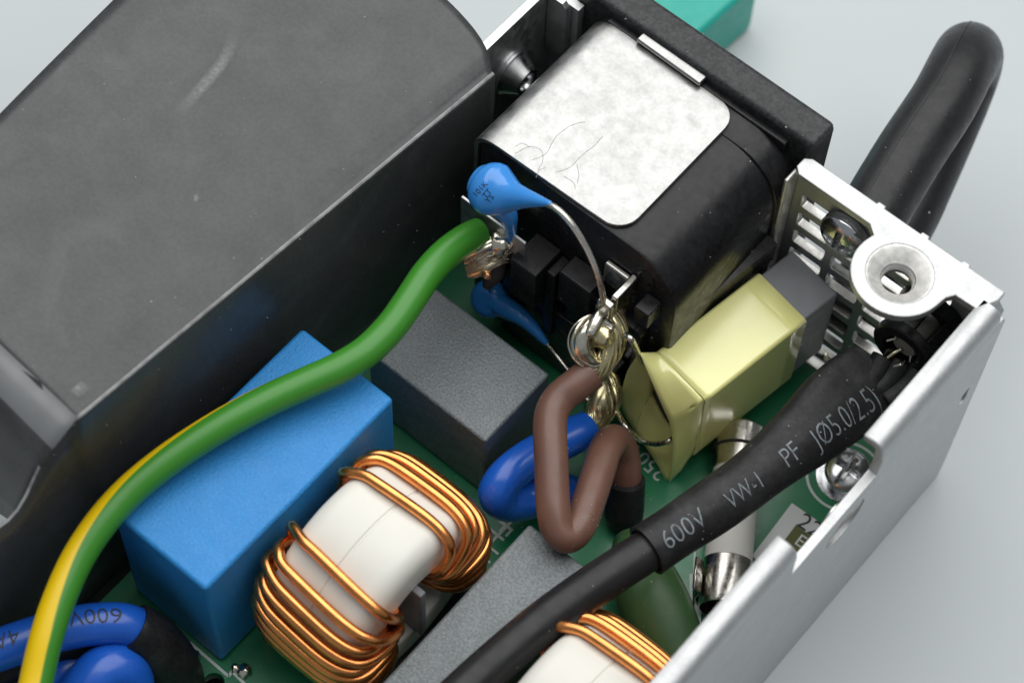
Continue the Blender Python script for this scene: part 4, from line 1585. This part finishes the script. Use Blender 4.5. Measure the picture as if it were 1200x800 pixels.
# fine dark fibres of glue and fluff at its mouth
rnd = random.Random(4)
for k in range(4):
    p = fr @ Vector((rnd.uniform(-0.14, 0.14), rnd.uniform(-0.16, 0.16), rnd.uniform(-0.03, 0.05)))
    q = p + Vector((rnd.uniform(-0.10, 0.12), rnd.uniform(-0.12, 0.0), rnd.uniform(-0.12, 0.08)))
    mdl = (p + q) / 2 + Vector((rnd.uniform(-0.04, 0.04), 0, rnd.uniform(-0.04, 0.06)))
    tube('lamp_lead', [(p, 0.016), (mdl, 0.014), (q, 0.012)], M_fibre if k % 2 else M_wirelead, lh, n=6, per=6)

# ------------------------------------------------------------------ pull handle outside the panel
hd = thing('pull_handle', (2.95, 1.9, 2.0), 'thick black rubber loop handle outside the end panel', 'handle')
HR = 0.355
hp = [(3.02, 1.87, 2.88)]
hpts = [(at(1013, 270, z=2.88), HR)] + [(at(u, v, z=z), r) for u, v, z, r in ((1033, 234, 2.9, HR), (1067, 178, 2.92, HR), (1104, 122, 2.92, HR), (1124, 84, 2.84, HR), (1134, 66, 2.62, HR), (1137, 68, 2.3, HR), (1133, 86, 2.02, HR), (1121, 118, 1.86, HR), (1103, 160, 1.74, HR), (1078, 216, 1.66, HR), (1058, 258, 1.62, HR))]
hpts.append((Vector((3.0, PY + 0.005, 1.55)), HR))
_, ht = tube('grip', hpts, M_rubber, hd, per=10, n=32)
tube('mould_seam', [(ht.surf(s * 0.12, PI / 2 + 0.35, -0.004), 0.012) for s in range(1, 30)], M_rubber, hd, per=3, n=6)

# ------------------------------------------------------------------ teal connector standing behind the socket
tl = thing('teal_plug', (-0.9, 4.6, 0), 'blurred teal plastic plug lying on the table behind the socket', 'plug')
tm = frame(at(843, 28, z=0.0), Vector((-0.78, 0.02, 0)), Vector((0.1, 1, 0)))
box('shell', (1.45, -1.4, 0.0), (2.6, 0.55, 1.0), M_teal, tl, 0.10, 3, mtx=frame((-0.72, 4.75, 0.004), (-1, 0.12, 0), (0.12, 1, 0)) @ Matrix.Scale(-1, 4, (0, 0, 1)) if False else frame((-3.2, 4.75, 0.004), (1, -0.05, 0), (0.05, 1, 0)))
box('slot_mark', (1.75, -1.415, 0.35), (1.95, -1.38, 0.70), M_black, tl, 0.01, 1, mtx=frame((-3.2, 4.75, 0.004), (1, -0.05, 0), (0.05, 1, 0)))

# ------------------------------------------------------------------ blue wires in the lower corner
w1 = thing('blue_wire', at(100, 745, z=1.7), 'printed blue wire entering a black sleeve at the lower corner', 'wire')
WR = 0.205
wo, wt = tube('insulation', [(at(-60, 782, z=2.0), WR), (at(-10, 764, z=2.0), WR), (at(30, 750, z=2.0), WR), (at(70, 738, z=1.98), WR), (at(110, 731, z=1.94), WR), (at(145, 731, z=1.86), WR), (at(170, 742, z=1.7), WR), (at(190, 758, z=1.5), WR * 0.9)],
              M_bluewire, w1, per=8, n=26, ref=(-RZ))
SIGN = 1 if wt.bb[len(wt.c) // 2].dot(-RY) < 0 else -1
print_on(wt, '600V', 108, 722, 2.0, 0.22, 0.55 * SIGN, w1, M_inkdark, flip=True)
print_on(wt, '4A', 10, 752, 2.0, 0.22, 0.45 * SIGN, w1, M_inkdark, flip=True)
tube('sleeve', [(at(156, 734, z=1.82), 0.235), (at(163, 738, z=1.77), 0.25), (at(180, 752, z=1.58), 0.27), (at(196, 775, z=1.25), 0.29), (at(205, 795, z=0.95), 0.29), (at(210, 806, z=0.78), 0.26)], M_shrink, w1, n=28)
w2 = thing('blue_wire', at(135, 790, z=1.4), 'bright blue wire bulging up below the printed blue wire', 'wire')
tube('insulation', [(at(88, 840, z=1.6), 0.25), (at(102, 808, z=1.68), 0.25), (at(120, 787, z=1.72), 0.25), (at(140, 783, z=1.66), 0.25), (at(150, 798, z=1.5), 0.25), (at(150, 830, z=1.3), 0.25)], M_bluewire, w2, per=8, n=28)
w3 = thing('blue_wire', at(70, 790, z=1.2), 'shaded blue wire tucked behind the green and yellow wire at the bottom', 'wire')
tube('insulation', [(at(20, 840, z=1.3), 0.2), (at(50, 805, z=1.36), 0.2), (at(75, 785, z=1.4), 0.2), (at(92, 778, z=1.36), 0.2), (at(104, 790, z=1.2), 0.2)], M_bluewire, w3, per=8, n=24)
w4 = thing('black_wire', at(60, 760, z=1.4), 'black wire squeezed beneath the printed blue wire', 'wire')
tube('insulation', [(at(-30, 800, z=1.5), 0.16), (at(30, 772, z=1.54), 0.16), (at(80, 758, z=1.54), 0.16), (at(130, 752, z=1.5), 0.16), (at(160, 762, z=1.35), 0.16)], M_cable, w4, per=8, n=20)


# ------------------------------------------------------------------ scuffs rubbed into the film
def scuff_mat():
    M = bpy.data.materials.new('rubbed_scuff')
    M.use_nodes = True
    N, L = M.node_tree.nodes, M.node_tree.links
    b = N['Principled BSDF']
    b.inputs['Base Color'].default_value = (0.30, 0.31, 0.31, 1)
    b.inputs['Roughness'].default_value = 0.6
    uv = N.new('ShaderNodeUVMap')
    sp = N.new('ShaderNodeSeparateXYZ')
    L.new(uv.outputs[0], sp.inputs[0])

    def bellf(sock):
        a = N.new('ShaderNodeMath')
        a.operation = 'SUBTRACT'
        a.inputs[0].default_value = 1
        L.new(sock, a.inputs[1])
        m_ = N.new('ShaderNodeMath')
        m_.operation = 'MULTIPLY'
        L.new(sock, m_.inputs[0])
        L.new(a.outputs[0], m_.inputs[1])
        k_ = N.new('ShaderNodeMath')
        k_.operation = 'MULTIPLY'
        k_.inputs[1].default_value = 4
        L.new(m_.outputs[0], k_.inputs[0])
        return k_.outputs[0]
    bb_ = N.new('ShaderNodeMath')
    bb_.operation = 'MULTIPLY'
    L.new(bellf(sp.outputs[0]), bb_.inputs[0])
    L.new(bellf(sp.outputs[1]), bb_.inputs[1])
    tc = N.new('ShaderNodeTexCoord')
    nz = N.new('ShaderNodeTexNoise')
    nz.inputs['Scale'].default_value = 22
    nz.inputs['Detail'].default_value = 5
    L.new(tc.outputs['Object'], nz.inputs['Vector'])
    m2 = N.new('ShaderNodeMath')
    m2.operation = 'MULTIPLY'
    L.new(bb_.outputs[0], m2.inputs[0])
    L.new(nz.outputs[0], m2.inputs[1])
    L.new(m2.outputs[0], b.inputs['Alpha'])
    return M


M_rub = scuff_mat()
ftree = tree_of(fo)
for pts, w, nm in SCUFFS:
    tr_, par_ = ftree, fo
    P = [hit(tr_, u, v, 0.006) for u, v in pts]
    if any(p is None for p in P):
        continue
    sm = [Vector(q) for q in catmull([tuple(p) for p in P], 6)]
    vs, fs, uvs = [], [], []
    n_ = len(sm)
    for i, p in enumerate(sm):
        t_ = (sm[min(n_ - 1, i + 1)] - sm[max(0, i - 1)]).normalized()
        nn_ = Vector((-t_.y, t_.x, 0)).normalized() * w
        vs += [p + nn_, p - nn_]
    for i in range(n_ - 1):
        fs.append((2 * i, 2 * i + 1, 2 * i + 3, 2 * i + 2))
        u0, u1 = i / (n_ - 1), (i + 1) / (n_ - 1)
        uvs.append(((u0, 0), (u0, 1), (u1, 1), (u1, 0)))
    obj(nm, mesh(nm, vs, fs, uvs, smooth=False), M_rub, par_)


# ------------------------------------------------------------------ dust grains settled on the parts
M_dust = mat('pale_dust', (0.55, 0.54, 0.52), 0.9, var=0.3, vscale=8)


def dust(o, region, n, size, seed):
    tree = tree_of(o)
    rnd = random.Random(seed)
    vs, fs = [], []
    for _ in range(n):
        u, v = rnd.uniform(region[0], region[2]), rnd.uniform(region[1], region[3])
        p = hit(tree, u, v, 0.003)
        if p is None:
            continue
        r = size * rnd.uniform(0.4, 1.0) ** 2
        b0 = len(vs)
        for d in ((1, 0, 0), (-0.6, 0.8, 0), (-0.5, -0.9, 0), (0, 0, 1), (0, 0, -0.6)):
            vs.append(p + Vector(d) * r * rnd.uniform(0.6, 1.3))
        for f in ((0, 1, 3), (1, 2, 3), (2, 0, 3), (1, 0, 4), (2, 1, 4), (0, 2, 4)):
            fs.append(tuple(b0 + i for i in f))
    if vs:
        q = obj('dust', mesh('dust', vs, fs, smooth=False), M_dust, o)
        q['kind'] = 'stuff'


dust(bo, (672, 585, 708, 622), 60, 0.010, 1)
dust(bo, (630, 450, 712, 640), 14, 0.009, 2)
dust(fo, (0, 0, 560, 600), 150, 0.010, 3)
dust(so, (760, 430, 1060, 660), 90, 0.011, 4)
for o in list(col.objects):
    if o.name.split('.')[0] == 'body' and o.parent and o.parent.name.startswith('inlet'):
        dust(o, (600, 120, 960, 420), 90, 0.012, 5)
    if o.name.split('.')[0] == 'flange':
        dust(o, (700, 0, 980, 200), 50, 0.012, 6)
    if o.name.split('.')[0] == 'cable_jacket' and o.parent and o.parent.name.startswith('black_cable'):
        dust(o, (520, 640, 760, 800), 40, 0.009, 7)
    if o.name.split('.')[0] == 'grip':
        dust(o, (980, 20, 1180, 270), 40, 0.010, 8)
    if o.name.split('.')[0] == 'epoxy_body':
        dust(o, (700, 600, 820, 790), 40, 0.010, 9)
